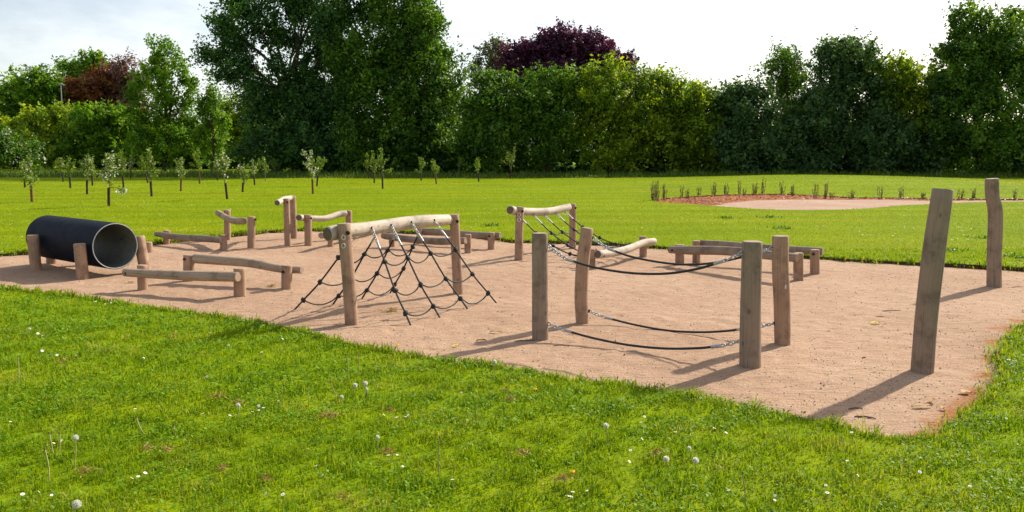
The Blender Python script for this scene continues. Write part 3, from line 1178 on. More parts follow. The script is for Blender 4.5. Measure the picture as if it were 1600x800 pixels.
# climbing frame with a rope net hung over a big log
def climbing_frame():
    Yn, Yf = D(509) + 0.06, D(460) + 0.06
    t = thing('climbing_net_frame', 'large log frame with black rope net spread like a tent on both sides', 'climbing frame', gnd(632, 485))
    post_mesh([(549.5, 509, 20.5), (544, 430, 21), (537, 349, 21.5)], Yn, M['post'], 'post', t)
    post_mesh([(716, 460, 15.5), (713, 400, 15.7), (709.5, 335, 15.5)], Yf, M['post'], 'post', t)
    lp = [(511.5, 366, Yn - .04), (531, 362, Yn + .09), (571, 357.5, Yn + .42), (604, 353, Yn + .70), (638, 348, Yn + .99), (669, 345, Yn + 1.24), (700, 343.5, Yf - .03)]
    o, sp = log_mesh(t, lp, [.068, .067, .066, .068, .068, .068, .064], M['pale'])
    spacer(t, atY(524, 366, Yn + .0), atY(536, 365, Yn + .0), 0.028)
    spacer(t, atY(696, 346, Yf - .02), atY(706, 345, Yf), 0.036)
    bolt(t, 543.5, 364, Yn - .066, 0.015)
    bolt(t, 714.5, 346, Yf - .058, 0.014)
    # two pale round markers, one above the other, on the near post
    for py in (371, 384):
        c = atY(536.5, py, Yn - .084)
        mb = MB()
        sweep(mb, [c + Vector((math.cos(k / 14 * 6.2832) * .016, 0, math.sin(k / 14 * 6.2832) * .022)) for k in range(15)], .0035, 6, False)
        mb.build('marker_ring', M['disc'], t)
    per = Vector((0.82, -0.57, 0))
    tops_f = [(570, 361), (605, 355.5), (638, 350.5), (669, 346)]
    ends_f = [(644, 509), (690, 496.5), (734, 483), (779, 473.5)]
    ends_b = [(457, 483), (517, 476), (563, 467), (608, 457)]
    rows_f, rows_b = [[], [], []], [[], [], []]
    for i in range(4):
        # nearest log point
        ax = min(sp, key=lambda q: abs((q - Vector((0, 0, CH))).dot(Vector((F, 0, 0))) / max(q.y, .1) + 800 - tops_f[i][0]))
        for sgn, ends, rows in ((1, ends_f, rows_f), (-1, ends_b, rows_b)):
            top = ax + per * 0.062 * sgn + Vector((0, 0, 0.012))
            g = gnd(*ends[i])
            g.z = -0.03
            k1 = top.lerp(g, 0.335) + Vector((0, 0, -0.012))
            k2 = top.lerp(g, 0.61) + Vector((0, 0, -0.022)) + per * 0.012 * -sgn
            k3 = top.lerp(g, 0.84) + Vector((0, 0, -0.012))
            cm = top.lerp(k1, 0.42)
            fe = top.lerp(k1, 0.62)
            chain(t, top, cm, 0.0, 0.034, 0.0048)
            ferrule(t, cm, fe, 0.0115)
            rope(t, [fe, k1, k2, k3, g], 0.0092)
            mb = MB()
            sweep(mb, [ax + per * 0.05 * sgn + Vector((0, 0, .012)), ax + per * 0.072 * sgn + Vector((0, 0, .012))], 0.012, 10)
            mb.build('bolt', M['plug'], t)
            for q, kk in zip(rows, (k1, k2, k3)):
                q.append(kk)
                put_knot(t, kk, 0.024)
    for rows in (rows_f, rows_b):
        for row in rows:
            pts = []
            for i in range(3):
                a, b = row[i], row[i + 1]
                sg = random.uniform(0.045, 0.085)
                pts += [a, a.lerp(b, .28) - Vector((0, 0, sg * .8)), a.lerp(b, .55) - Vector((0, 0, sg)), a.lerp(b, .8) - Vector((0, 0, sg * .65))]
            pts.append(row[3])
            rope(t, pts, 0.0070, 'cross_rope', 48)


climbing_frame()


# net slung between a high and a low log
def net_bridge():
    Ya, Yb = D(407) + .05, D(389) + .05
    Yc, Yd = D(420) + .05, D(402) + .05
    t = thing('net_bridge', 'sloping black rope net slung from a high curved log down to a low bent log', 'climbing frame', gnd(880, 405))
    post_mesh([(810.5, 407, 13), (811, 365, 12.8), (812.5, 323, 12.5)], Ya, M['post'], 'post', t)
    post_mesh([(894.5, 389, 11), (895, 352, 10.8), (895, 318.5, 10.6)], Yb, M['post'], 'post', t)
    post_mesh([(925.5, 420, 9.5), (925.5, 404, 9.3), (926, 389, 9.2)], Yc, M['post'], 'post', t)
    post_mesh([(1005, 402, 12), (1005, 386, 12), (1004.5, 369, 11.5)], Yd, M['post'], 'post', t)
    f = lambda k: Ya + (Yb - Ya) * k
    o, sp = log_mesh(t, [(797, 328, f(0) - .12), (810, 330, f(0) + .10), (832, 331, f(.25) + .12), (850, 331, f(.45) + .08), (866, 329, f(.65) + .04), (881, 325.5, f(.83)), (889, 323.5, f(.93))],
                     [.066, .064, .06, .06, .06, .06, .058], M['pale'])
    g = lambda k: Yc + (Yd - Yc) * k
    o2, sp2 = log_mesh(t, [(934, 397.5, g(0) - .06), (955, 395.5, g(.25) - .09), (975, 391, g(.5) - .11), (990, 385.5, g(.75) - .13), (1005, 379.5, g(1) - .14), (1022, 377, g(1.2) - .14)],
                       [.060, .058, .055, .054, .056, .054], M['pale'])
    bolt(t, 816.5, 330, Ya - .065, .014)
    bolt(t, 899.5, 325, Yb - .05, .014)
    bolt(t, 943, 400, g(.08) - .13, .013)
    bolt(t, 1022, 379, g(1.2) - .19, .013)
    spacer(t, atY(803, 329, Ya + .07), atY(807.5, 329, Ya + .06), .03)
    spacer(t, atY(886, 325, Yb - .03), atY(892, 325, Yb), .03)
    for py in (335.5, 343.5):
        c = atY(811, py, Ya - .068)
        mb = MB()
        sweep(mb, [c + Vector((math.cos(k / 14 * 6.2832) * .021, 0, math.sin(k / 14 * 6.2832) * .027)) for k in range(15)], .006, 6, False)
        mb.build('marker_ring', M['disc'], t)
    starts = [0.16, 0.36, 0.53, 0.71, 0.88]
    rows = [[], [], [], []]
    for i in range(5):
        a = sp[int(starts[i] * 26)] - Vector((0, 0.03, .045))
        b = sp2[int((0.06 + 0.20 * i) * 26)] + Vector((-.05, .03, -.005))
        c = [a.lerp(b, k) - Vector((0, 0, sg)) for k, sg in ((.12, .075), (.25, .14), (.47, .20), (.68, .19), (.86, .11))]
        chain(t, a, a.lerp(c[0], .5), 0.0, .04, .0055)
        ferrule(t, a.lerp(c[0], .5), c[0], .0125)
        rope(t, [c[0], c[1], c[2], c[3], c[4], b], 0.0095, 'rope', 30)
        for q, kk in zip(rows, c[1:]):
            q.append(kk)
            put_knot(t, kk, .026)
    for row in rows:
        pts = []
        for i in range(4):
            a, b = row[i], row[i + 1]
            pts += [a, a.lerp(b, .5) - Vector((0, 0, .04))]
        pts.append(row[-1])
        rope(t, pts, 0.0072, 'cross_rope', 40)


net_bridge()


# rope bridge between four posts
def rope_bridge():
    Y = {}
    t = thing('rope_bridge', 'four upright posts joined by sagging black ropes with silver chain ends', 'rope bridge', gnd(1020, 540))
    data = {'a': [(844, 530, 24.5), (844, 445, 24.8), (843.5, 364, 25)],
            'b': [(910, 506, 20.5), (908, 460, 21), (911, 405, 20.5), (917.5, 356, 19.5)],
            'c': [(1172, 577, 32), (1173, 475, 31.5), (1175.5, 377, 30.5)],
            'd': [(1222.5, 541, 25), (1221.5, 470, 25), (1219, 420, 24.8), (1219.5, 368.5, 25)]}
    for k, v in data.items():
        Y[k] = D(v[0][1]) + v[0][2] * .4 * m_per_px(v[0][1], D(v[0][1]))
        post_mesh(v, Y[k], M['post'] if k in 'bd' else M['grey'], 'post', t)

    def line(ka, kb, pix, i0, i1):
        x0, x1 = pix[0][0], pix[-1][0]
        P = []
        for px, py in pix:
            f = (px - x0) / (x1 - x0)
            ya, yb = Y[ka], Y[kb]
            yy = 1 / ((1 - f) / ya + f / yb)
            P.append(atY(px, py, yy))
        chain(t, P[0], P[i0], 0.004)
        d = (P[i0 + 1] - P[i0]).normalized()
        ferrule(t, P[i0] - d * .005, P[i0] + d * .075)
        chain(t, P[i1], P[-1], 0.004)
        d2 = (P[i1] - P[i1 - 1]).normalized()
        ferrule(t, P[i1] - d2 * .075, P[i1] + d2 * .005)
        rope(t, P[i0:i1 + 1], 0.0100, 'rope', 40)
        for p, k, dr in ((P[0], ka, 1), (P[-1], kb, -1)):
            mb = MB()
            sweep(mb, [p - Vector((.03 * dr, 0, 0)), p + Vector((.006 * dr, 0, 0))], .016, 10)
            mb.build('bolt', M['plug'], t)
    line('a', 'c', [(855.5, 383), (872, 397), (885, 405), (930, 418), (985, 426.5), (1040, 427.5), (1090, 420), (1130, 408), (1145, 402), (1161, 394)], 2, 7)
    line('b', 'd', [(926, 371), (938, 382), (951, 389), (990, 402), (1040, 411), (1080, 413.5), (1120, 410), (1158, 402), (1180, 396), (1208, 386)], 2, 8)
    line('a', 'c', [(855.5, 505), (868, 511), (882, 516), (930, 529), (985, 539.5), (1040, 544.5), (1090, 544), (1126, 540.5), (1140, 537), (1158, 532)], 2, 7)
    line('b', 'd', [(920.5, 486), (933, 492), (946, 496), (990, 507), (1040, 516), (1090, 519), (1130, 517.5), (1165, 513.5), (1190, 508.5), (1210, 505)], 2, 7)
    # pale knot mark on the right-hand rear post
    c = atY(1227, 451, Y['d'] - .095)
    mb = MB()
    sweep(mb, [c, c + Vector((0.004, .004, .03))], .006, 6)
    mb.build('scar', M['disc'], t)


rope_bridge()

Y = D(585) + .07
o = post_mesh([(1440.5, 585, 33.5), (1448, 490, 33.5), (1460, 390, 33), (1474, 295, 32)], Y, M['grey'], 'leaning_post', None)
tag(o, 'tall thick grey post leaning right at the front corner of the sand', 'post', 'lone tall posts')
Y = D(449) + .07
o = post_mesh([(1553, 449, 22), (1553.5, 400, 21), (1555.5, 335, 20.8), (1550.5, 305, 20), (1550, 279, 20)], Y, M['grey'], 'crooked_post', None)
tag(o, 'tall slim crooked post at the right back of the sand', 'post', 'lone tall posts')


# ------------------------------------------------------------------ trees
def leaf_cloud(blobs, nleaf, size, per=40, spread=0.32, up=0.35, shell=0.5, seed=0, aspect=0.55, lobes=8, shoot=0.45):
    """blobs: (cx,cy,cz,rx,ry,rz). Leaves sit in clumps through each blob's volume, denser towards its outside."""
    rr = np.random.default_rng(seed)
    lob = []
    for b in blobs:
        lob.append(tuple(b) + (0.55,))
        for _ in range(lobes):
            d = rr.normal(size=3) + np.array([0, -0.15, 0.45])
            d /= np.linalg.norm(d)
            k = rr.uniform(0.24, 0.46)
            q = rr.uniform(0.72, 1.0)
            lob.append((b[0] + d[0] * b[3] * q, b[1] + d[1] * b[4] * q, b[2] + d[2] * b[5] * q, b[3] * k * 1.15, b[4] * k, b[5] * k * 0.8, 0.75))
    blobs = lob
    nleaf = int(nleaf * 1.45)
    vol = np.array([b[3] * b[5] * b[6] for b in blobs])
    share = (vol / vol.sum() * nleaf).astype(int)
    VV, RN = [], []
    for b, n in zip(blobs, share):
        c = np.array(b[:3])
        r3 = np.array(b[3:6])
        nc = max(3, n // per)
        d = rr.normal(size=(nc, 3))
        d /= np.linalg.norm(d, axis=1)[:, None]
        rad = shell + (1.04 - shell) * rr.random(nc) ** 0.7
        lump = 1 + 0.13 * np.sin(d[:, 0] * 5 + seed) + 0.13 * np.sin(d[:, 2] * 7 + d[:, 1] * 4 + seed * 2) + 0.08 * rr.normal(size=nc)
        cc = c + d * rad[:, None] * lump[:, None] * r3
        cr = np.clip(rr.normal(0.45, 0.24, nc), 0, 1)
        ii = rr.integers(0, nc, n)
        sg = spread * (0.55 + 0.9 * rr.random(nc))
        ax = d * 0.8 + rr.normal(size=(nc, 3)) * 0.45 + np.array([0, 0, shoot])
        ax /= np.linalg.norm(ax, axis=1)[:, None]
        face = d * 0.6 + rr.normal(size=(nc, 3)) * 0.5 + np.array([0, 0, 0.5])
        al = np.clip(rr.normal(size=n), -1.9, 1.9) * sg[ii] * 1.2
        thin = np.clip(1.0 - al / (sg[ii] * 3.2), 0.3, 1.2)
        off = np.clip(rr.normal(size=(n, 3)), -1.7, 1.7) * (sg[ii] * 0.6 * thin)[:, None] + ax[ii] * al[:, None]
        p = cc[ii] + off
        p[:, 2] = np.maximum(p[:, 2], 0.15 + 0.3 * rr.random(n))
        nr = rr.normal(size=(n, 3)) * 0.75 + face[ii] + np.array([0, 0, up * 0.5])
        nr /= np.linalg.norm(nr, axis=1)[:, None]
        t = np.cross(nr, rr.normal(size=(n, 3)))
        t /= np.linalg.norm(t, axis=1)[:, None] + 1e-9
        bt = np.cross(nr, t)
        s = size * rr.uniform(0.6, 1.35, n)[:, None]
        V = np.empty((n, 4, 3))
        V[:, 0] = p - t * s * 0.5
        V[:, 1] = p + bt * s * 0.5 * aspect + nr * s * 0.08
        V[:, 2] = p + t * s * 0.5 - nr * s * 0.1
        V[:, 3] = p - bt * s * 0.5 * aspect + nr * s * 0.08
        VV.append(V)
        RN.append(np.clip(cr[ii] + rr.normal(0, 0.2, n), 0, 1))
    V = np.concatenate(VV)
    return V.reshape(-1, 3), np.arange(len(V) * 4).reshape(-1, 4), np.concatenate(RN)


def limb(mb, a, b, r0, r1, seed, bow=0.12, sides=7):
    rr = random.Random(seed)
    d = b - a
    L = d.length
    m = a.lerp(b, 0.45) + Vector((rr.uniform(-1, 1), rr.uniform(-1, 1), rr.uniform(0, 1))) * L * bow
    pts = spline([a, m, b], 8)
    sweep(mb, pts, [r0 + (r1 - r0) * i / 8 for i in range(9)], sides, False)
    return pts


def tree(name, label, cat, Y, blobs, mat, nleaf, size, trunk=None, group=None, shell=0.5, spread=0.32, depth=0.85, extra=None, limbs=True, seed=None, branchy=0, per=40, shoot=0.45, lobes=8):
    sd = seed if seed is not None else ns()
    rr = random.Random(sd)
    bl = []
    for b in blobs:
        cx, cy, rx, ry = b[:4]
        dy = b[4] if len(b) > 4 else rr.uniform(-1.0, 1.0)
        p = atY(cx, cy, Y + dy)
        k = m_per_px(cy, Y + dy)
        w = (rx + ry) * 0.5 * k * depth
        bl.append((p.x, p.y, p.z, rx * k, w, ry * k))
    tx = trunk[0] if trunk else sum(b[0] for b in blobs) / len(blobs)
    foot = atY(tx, 262, Y)
    gz = float(lawn_z(foot.x, foot.y))
    t = thing(name, label, cat, (foot.x, foot.y, gz), group)
    zt = max(b[2] for b in bl)
    r0 = trunk[1] if trunk else 0.16
    mb = MB()
    base = Vector((foot.x, foot.y, gz - 0.1))
    ctr = Vector((sum(b[0] for b in bl) / len(bl), Y, zt * 0.62))
    tp = spline([base, base.lerp(ctr, 0.5) + Vector((rr.uniform(-.3, .3), rr.uniform(-.3, .3), 0)), ctr], 10)
    sweep(mb, tp, [r0 * (1.25 if i == 0 else 1 - 0.06 * i) for i in range(11)], 9)
    mb.build('trunk', M['bark'], t)
    if limbs:
        mb = MB()
        for j, b in enumerate(bl):
            s = tp[rr.randint(3, 9)]
            e = Vector(b[:3])
            pts = limb(mb, s, e, r0 * 0.42, r0 * 0.14, sd * 31 + j)
            for q in range(3 + branchy):
                d = Vector((rr.gauss(0, 1), rr.gauss(0, 1), rr.gauss(0.5, 0.8))).normalized()
                e2 = Vector(b[:3]) + Vector((d.x * b[3], d.y * b[4], d.z * b[5])) * rr.uniform(0.7, 1.0)
                limb(mb, pts[rr.randint(4, 8)], e2, r0 * 0.15, r0 * 0.03, sd * 77 + j * 9 + q, 0.1, 5)
        mb.build('limbs', M['bark'], t)
    V, Fq, rn = leaf_cloud(bl, nleaf, size, per, spread, 0.35, shell, sd, 0.55, lobes, shoot)
    arr_mesh('crown', V, Fq, rn, mat, t)
    if extra:
        V, Fq, rn = leaf_cloud(bl, extra[1], extra[2], 12, 0.25, 0.5, 0.9, sd + 500, 0.9)
        arr_mesh('flowers', V, Fq, rn, extra[0], t)['kind'] = 'stuff'
    return t


def tree_line():
    G = 'trees and bushes around the lawn'
    # far left
    tree('round_tree', 'bright green round-topped tree at the far left, left of the street lamp', 'tree', 100,
         [(45, 148, 46, 38), (18, 165, 30, 34), (76, 146, 24, 30), (50, 185, 50, 30)], M['lf_bright'], 12000, 0.42, (48, 0.3), G, spread=0.5)
    tree('broadleaf_tree', 'light green tree top rising behind the copper tree, just right of the street lamp', 'tree', 108,
         [(112, 118, 22, 20), (145, 102, 22, 16), (160, 116, 18, 20), (125, 142, 28, 26), (110, 170, 30, 30)], M['lf_bright'], 9000, 0.42, (130, 0.3), G, spread=0.5)
    tree('copper_tree', 'rust-red copper-leaved tree at the left, behind rounded green bushes', 'tree', 101,
         [(150, 150, 46, 28), (195, 152, 34, 30), (172, 122, 26, 20), (130, 165, 40, 28), (180, 180, 50, 30)], M['lf_copper'], 12000, 0.4, (165, 0.3), G, spread=0.5)
    tree('sparse_tree', 'thin pinkish tree with bare branches showing, left of the tall pale green tree', 'tree', 99,
         [(205, 112, 30, 26), (188, 104, 18, 16), (222, 130, 22, 28), (205, 150, 30, 30)], M['lf_pink'], 2600, 0.3, (205, 0.28), G, spread=0.4, branchy=9)
    tree('rounded_bush', 'broad rounded green bush below the bright round-topped tree', 'bush', 80,
         [(70, 206, 55, 30), (18, 214, 36, 30), (95, 196, 38, 24), (60, 235, 70, 28), (-20, 225, 40, 40), (50, 182, 20, 14), (88, 178, 18, 13), (115, 186, 15, 12)], M['lf_yellow'], 11000, 0.34, None, G, limbs=False)
    tree('rounded_bush', 'rounded green bush in front of the copper tree', 'bush', 78,
         [(158, 200, 42, 28), (150, 228, 50, 30), (190, 225, 36, 32), (125, 215, 30, 30), (180, 196, 22, 22), (150, 178, 18, 13), (176, 182, 14, 12)], M['lf_bright'], 11000, 0.34, None, G, limbs=False)
    tree('flowering_bush', 'pale flowering hawthorn bush at the left edge of the view', 'bush', 68,
         [(2, 228, 24, 22), (-20, 238, 34, 26), (12, 246, 20, 16)], M['lf_mid'], 3200, 0.26, None, G, limbs=False, extra=(M['hawthorn'], 420, 0.22))
    tree('flowering_bush', 'small pale flowering bush just right of the hawthorn at the left edge', 'bush', 70,
         [(48, 233, 13, 13), (44, 250, 15, 13)], M['lf_mid'], 1300, 0.26, None, G, limbs=False, extra=(M['hawthorn'], 90, 0.2))
    tree('poplar_tree', 'tall feathery pale green tree with pointed tip, left of the big dark tree', 'tree', 72,
         [(237, 86, 7, 24), (256, 80, 7, 22), (270, 90, 8, 24), (248, 112, 14, 24), (284, 114, 9, 26), (226, 126, 9, 24), (256, 140, 24, 28), (294, 150, 12, 28), (213, 160, 12, 30), (252, 176, 36, 30), (288, 190, 20, 34), (226, 202, 22, 34), (258, 222, 48, 32)],
         M['lf_bright'], 13500, 0.27, (256, 0.2), G, spread=0.32, shoot=1.0, lobes=6, shell=0.2, branchy=2)
    tree('slender_tree', 'slender light green tree between the feathery tree and the big dark tree', 'tree', 67,
         [(328, 138, 5, 22), (336, 160, 8, 24), (318, 172, 8, 24), (330, 192, 14, 28), (347, 190, 8, 22), (328, 226, 24, 28)], M['lf_bright'], 4300, 0.24, (330, 0.12), G, spread=0.27, shoot=1.0, lobes=5, shell=0.2)
    tree('yellow_green_bush', 'yellow-green bush tucked under the left side of the big dark tree', 'bush', 75,
         [(368, 185, 28, 34), (378, 216, 32, 30), (350, 215, 26, 30), (395, 200, 20, 34)], M['lf_yellow'], 7500, 0.3, None, G, limbs=False)
    tree('rounded_bush', 'low dark bush behind the orchard, below the slender light green tree', 'bush', 82,
         [(310, 235, 50, 24), (350, 240, 40, 22), (220, 240, 40, 24), (285, 215, 40, 30)], M['lf_mid'], 8000, 0.34, None, G, limbs=False)
    # the big pair
    tree('spreading_tree', 'big dark spreading tree with open branches against the sky, left of centre', 'tree', 62,
         [(398, 18, 46, 26), (350, 42, 28, 20), (332, 92, 26, 16), (368, 72, 28, 18), (428, 55, 28, 26), (388, 112, 28, 18), (424, 152, 42, 26), (490, 22, 46, 32), (530, 62, 34, 46),
          (520, 135, 46, 46), (450, 190, 56, 40), (520, 205, 60, 50), (398, 168, 28, 24), (545, -10, 60, 40), (440, 238, 60, 30), (452, 5, 36, 26), (480, 155, 40, 30), (350, 118, 20, 14), (436, 105, 18, 14), (503, 84, 20, 26), (458, 72, 15, 14), (472, 118, 16, 18)],
         M['lf_dark'], 52000, 0.26, (478, 0.42), G, shell=0.35, spread=0.42, branchy=2, per=55)
    tree('leafy_tree', 'very tall dense green tree in the middle left, brighter on its right side', 'tree', 60,
         [(610, 60, 60, 56), (648, 112, 56, 56), (600, 145, 66, 56), (690, 122, 36, 42), (658, 40, 30, 36), (620, -14, 46, 30), (650, 192, 66, 50), (592, 222, 60, 46), (702, 172, 30, 40), (566, 92, 38, 48), (680, 235, 50, 36)],
         M['lf_mid'], 50000, 0.26, (622, 0.45), G, spread=0.44, shoot=0.9, per=55)
    # middle
    tree('grey_green_tree', 'grey-green airy tree peeping out left of the purple tree', 'tree', 97,
         [(772, 88, 26, 22), (758, 108, 22, 22), (790, 115, 26, 30)], M['lf_grey'], 4200, 0.34, (772, 0.3), G, spread=0.4)
    tree('purple_beech', 'dark purple-leaved domed tree rising behind the green bushes', 'tree', 84,
         [(882, 92, 62, 38), (822, 98, 42, 26), (936, 96, 46, 30), (884, 74, 44, 26), (972, 108, 24, 17), (850, 84, 34, 24), (915, 78, 36, 24), (880, 132, 90, 34)], M['lf_purple'], 34000, 0.34, (884, 0.5), G, spread=0.4)
    H = [('tall dark green bush right beside the very tall dense tree', [(772, 178, 38, 46), (760, 222, 42, 46), (738, 190, 20, 40), (760, 132, 18, 16), (786, 128, 17, 14)], 'lf_mid', 57),
         ('wide mid-green bush below the left half of the purple tree', [(848, 168, 48, 42), (880, 174, 40, 44), (850, 218, 66, 52), (820, 180, 30, 42), (835, 131, 17, 15), (864, 122, 19, 16), (893, 126, 17, 15)], 'lf_mid', 58),
         ('bright olive-green bush below the right half of the purple tree', [(950, 160, 44, 42), (975, 172, 40, 44), (956, 216, 66, 52), (922, 170, 30, 42), (928, 116, 19, 16), (956, 108, 19, 15), (988, 121, 17, 15)], 'lf_yellow', 58),
         ('sunlit yellow-green bush right of the purple tree', [(1030, 168, 36, 38), (1050, 184, 34, 42), (1040, 222, 56, 48), (1008, 170, 24, 38), (1017, 128, 17, 15), (1045, 133, 17, 15), (1068, 140, 14, 14)], 'lf_yellow', 59),
         ('lower yellow-green bush where the hedge dips under open sky', [(1095, 188, 30, 36), (1104, 227, 48, 44), (1090, 146, 14, 13), (1117, 156, 15, 12)], 'lf_yellow', 58),
         ('dark green bush at the low dip of the hedge, left of the small airy tree', [(1165, 182, 40, 38), (1150, 194, 38, 42), (1172, 230, 58, 46), (1148, 146, 16, 14), (1180, 145, 17, 14)], 'lf_hazy', 57)]
    H += [('dark hedge bush between the small airy tree and the broad domed tree', [(1268, 190, 34, 46), (1262, 232, 46, 46)], 'lf_hazy', 56.5),
          ('dark hedge bush between the broad domed tree and the yellow-tinged tree', [(1378, 182, 34, 46), (1374, 230, 46, 46)], 'lf_hazy', 56.5),
          ('dark hedge bush left of the tallest right-hand tree', [(1474, 172, 32, 50), (1470, 228, 46, 46)], 'lf_hazy', 56)]
    for lab, bl, mt, Y in H:
        tree('hedge_bush', lab, 'bush', Y, bl, M[mt], 14500 if len(bl) > 4 else 10500, 0.25, None, G, limbs=False, spread=0.38, shell=0.45, per=50)
    # right
    tree('airy_tree', 'small airy tree with sky through its twigs, right of the dip in the hedge', 'tree', 60,
         [(1220, 92, 24, 22), (1238, 118, 30, 28), (1205, 112, 18, 20), (1228, 160, 40, 36), (1235, 205, 46, 46)], M['lf_mid'], 8500, 0.22, (1228, 0.18), G, spread=0.3, branchy=6)
    tree('broad_tree', 'broad dark tree with a domed top, second tallest on the right', 'tree', 58,
         [(1325, 88, 46, 32), (1300, 100, 28, 28), (1355, 105, 28, 28), (1330, 135, 56, 36), (1300, 185, 56, 46), (1320, 232, 66, 44)], M['lf_hazy'], 20000, 0.25, (1322, 0.3), G, spread=0.32, branchy=3)
    tree('broad_tree', 'yellow-tinged tree in the gap between the domed tree and the tallest right-hand tree', 'tree', 57,
         [(1408, 122, 30, 30), (1440, 140, 28, 30), (1425, 180, 48, 44), (1425, 232, 58, 44)], M['lf_yellow'], 14000, 0.25, (1425, 0.25), G, spread=0.32)
    tree('tall_tree', 'tallest tree on the right, rising to the top edge of the view', 'tree', 55,
         [(1512, 30, 26, 26), (1530, 62, 46, 40), (1572, 66, 40, 44), (1490, 82, 26, 20), (1505, 115, 42, 40), (1562, 140, 56, 56), (1520, 190, 66, 56), (1540, 238, 70, 44), (1590, 40, 24, 26)],
         M['lf_mid'], 30000, 0.24, (1535, 0.36), G, spread=0.32, branchy=2)
    tree('tall_tree', 'dark tree at the right edge of the view, beside the tallest one', 'tree', 56,
         [(1640, 90, 50, 56), (1650, 160, 60, 60), (1640, 225, 66, 50)], M['lf_hazy'], 14000, 0.28, (1645, 0.34), G)
    # wood beyond, reads as one dark mass
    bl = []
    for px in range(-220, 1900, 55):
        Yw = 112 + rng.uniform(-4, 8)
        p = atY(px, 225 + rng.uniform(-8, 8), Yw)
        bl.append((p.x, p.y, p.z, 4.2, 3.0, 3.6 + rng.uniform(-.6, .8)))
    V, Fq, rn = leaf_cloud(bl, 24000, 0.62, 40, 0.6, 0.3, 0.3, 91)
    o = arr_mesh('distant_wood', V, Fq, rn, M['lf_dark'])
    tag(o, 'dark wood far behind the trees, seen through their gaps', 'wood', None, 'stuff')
    # thicket under the trees on the right and centre
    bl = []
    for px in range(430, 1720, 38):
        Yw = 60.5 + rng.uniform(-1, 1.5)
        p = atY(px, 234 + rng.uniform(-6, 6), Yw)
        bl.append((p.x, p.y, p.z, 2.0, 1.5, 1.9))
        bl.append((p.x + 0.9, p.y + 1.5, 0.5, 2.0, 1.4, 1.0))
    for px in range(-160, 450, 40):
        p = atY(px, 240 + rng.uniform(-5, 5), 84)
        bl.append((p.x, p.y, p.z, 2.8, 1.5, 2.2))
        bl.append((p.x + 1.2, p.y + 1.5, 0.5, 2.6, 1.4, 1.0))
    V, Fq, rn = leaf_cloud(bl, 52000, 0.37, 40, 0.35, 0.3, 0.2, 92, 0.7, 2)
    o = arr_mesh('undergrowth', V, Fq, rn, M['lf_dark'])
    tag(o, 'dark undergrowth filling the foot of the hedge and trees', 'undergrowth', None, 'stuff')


tree_line()


# street lamp behind the bushes
def street_lamp():
    Y = 92
    a = atY(101, 262, Y)
    top = atY(95, 132, Y)
    t = thing('street_lamp', 'pale thin street lamp above the bushes, left of the copper tree', 'street lamp', (a.x, a.y, 0.04))
    mb = MB()
    sweep(mb, spline([Vector((a.x, a.y, 0)), atY(98, 190, Y), top], 8), [.075 - .003 * i for i in range(9)], 8)
    mb.build('pole', M['lamp'], t)
    mb = MB()
    sweep(mb, [top + Vector((-.25, 0, 0)), top + Vector((0, 0, .05)), top + Vector((.35, 0, -.05))], [.07, .1, .07], 8)
    mb.build('lamp_head', M['lamp'], t)


street_lamp()
p = gnd_lawn(63, 266)
mb = MB()
sweep(mb, [Vector((p.x, p.y, 0)), Vector((p.x, p.y, 1.15))], .06, 8)
tag(mb.build('marker_post', M['lamp']), 'thin pale marker post in the long grass at the far left', 'post')

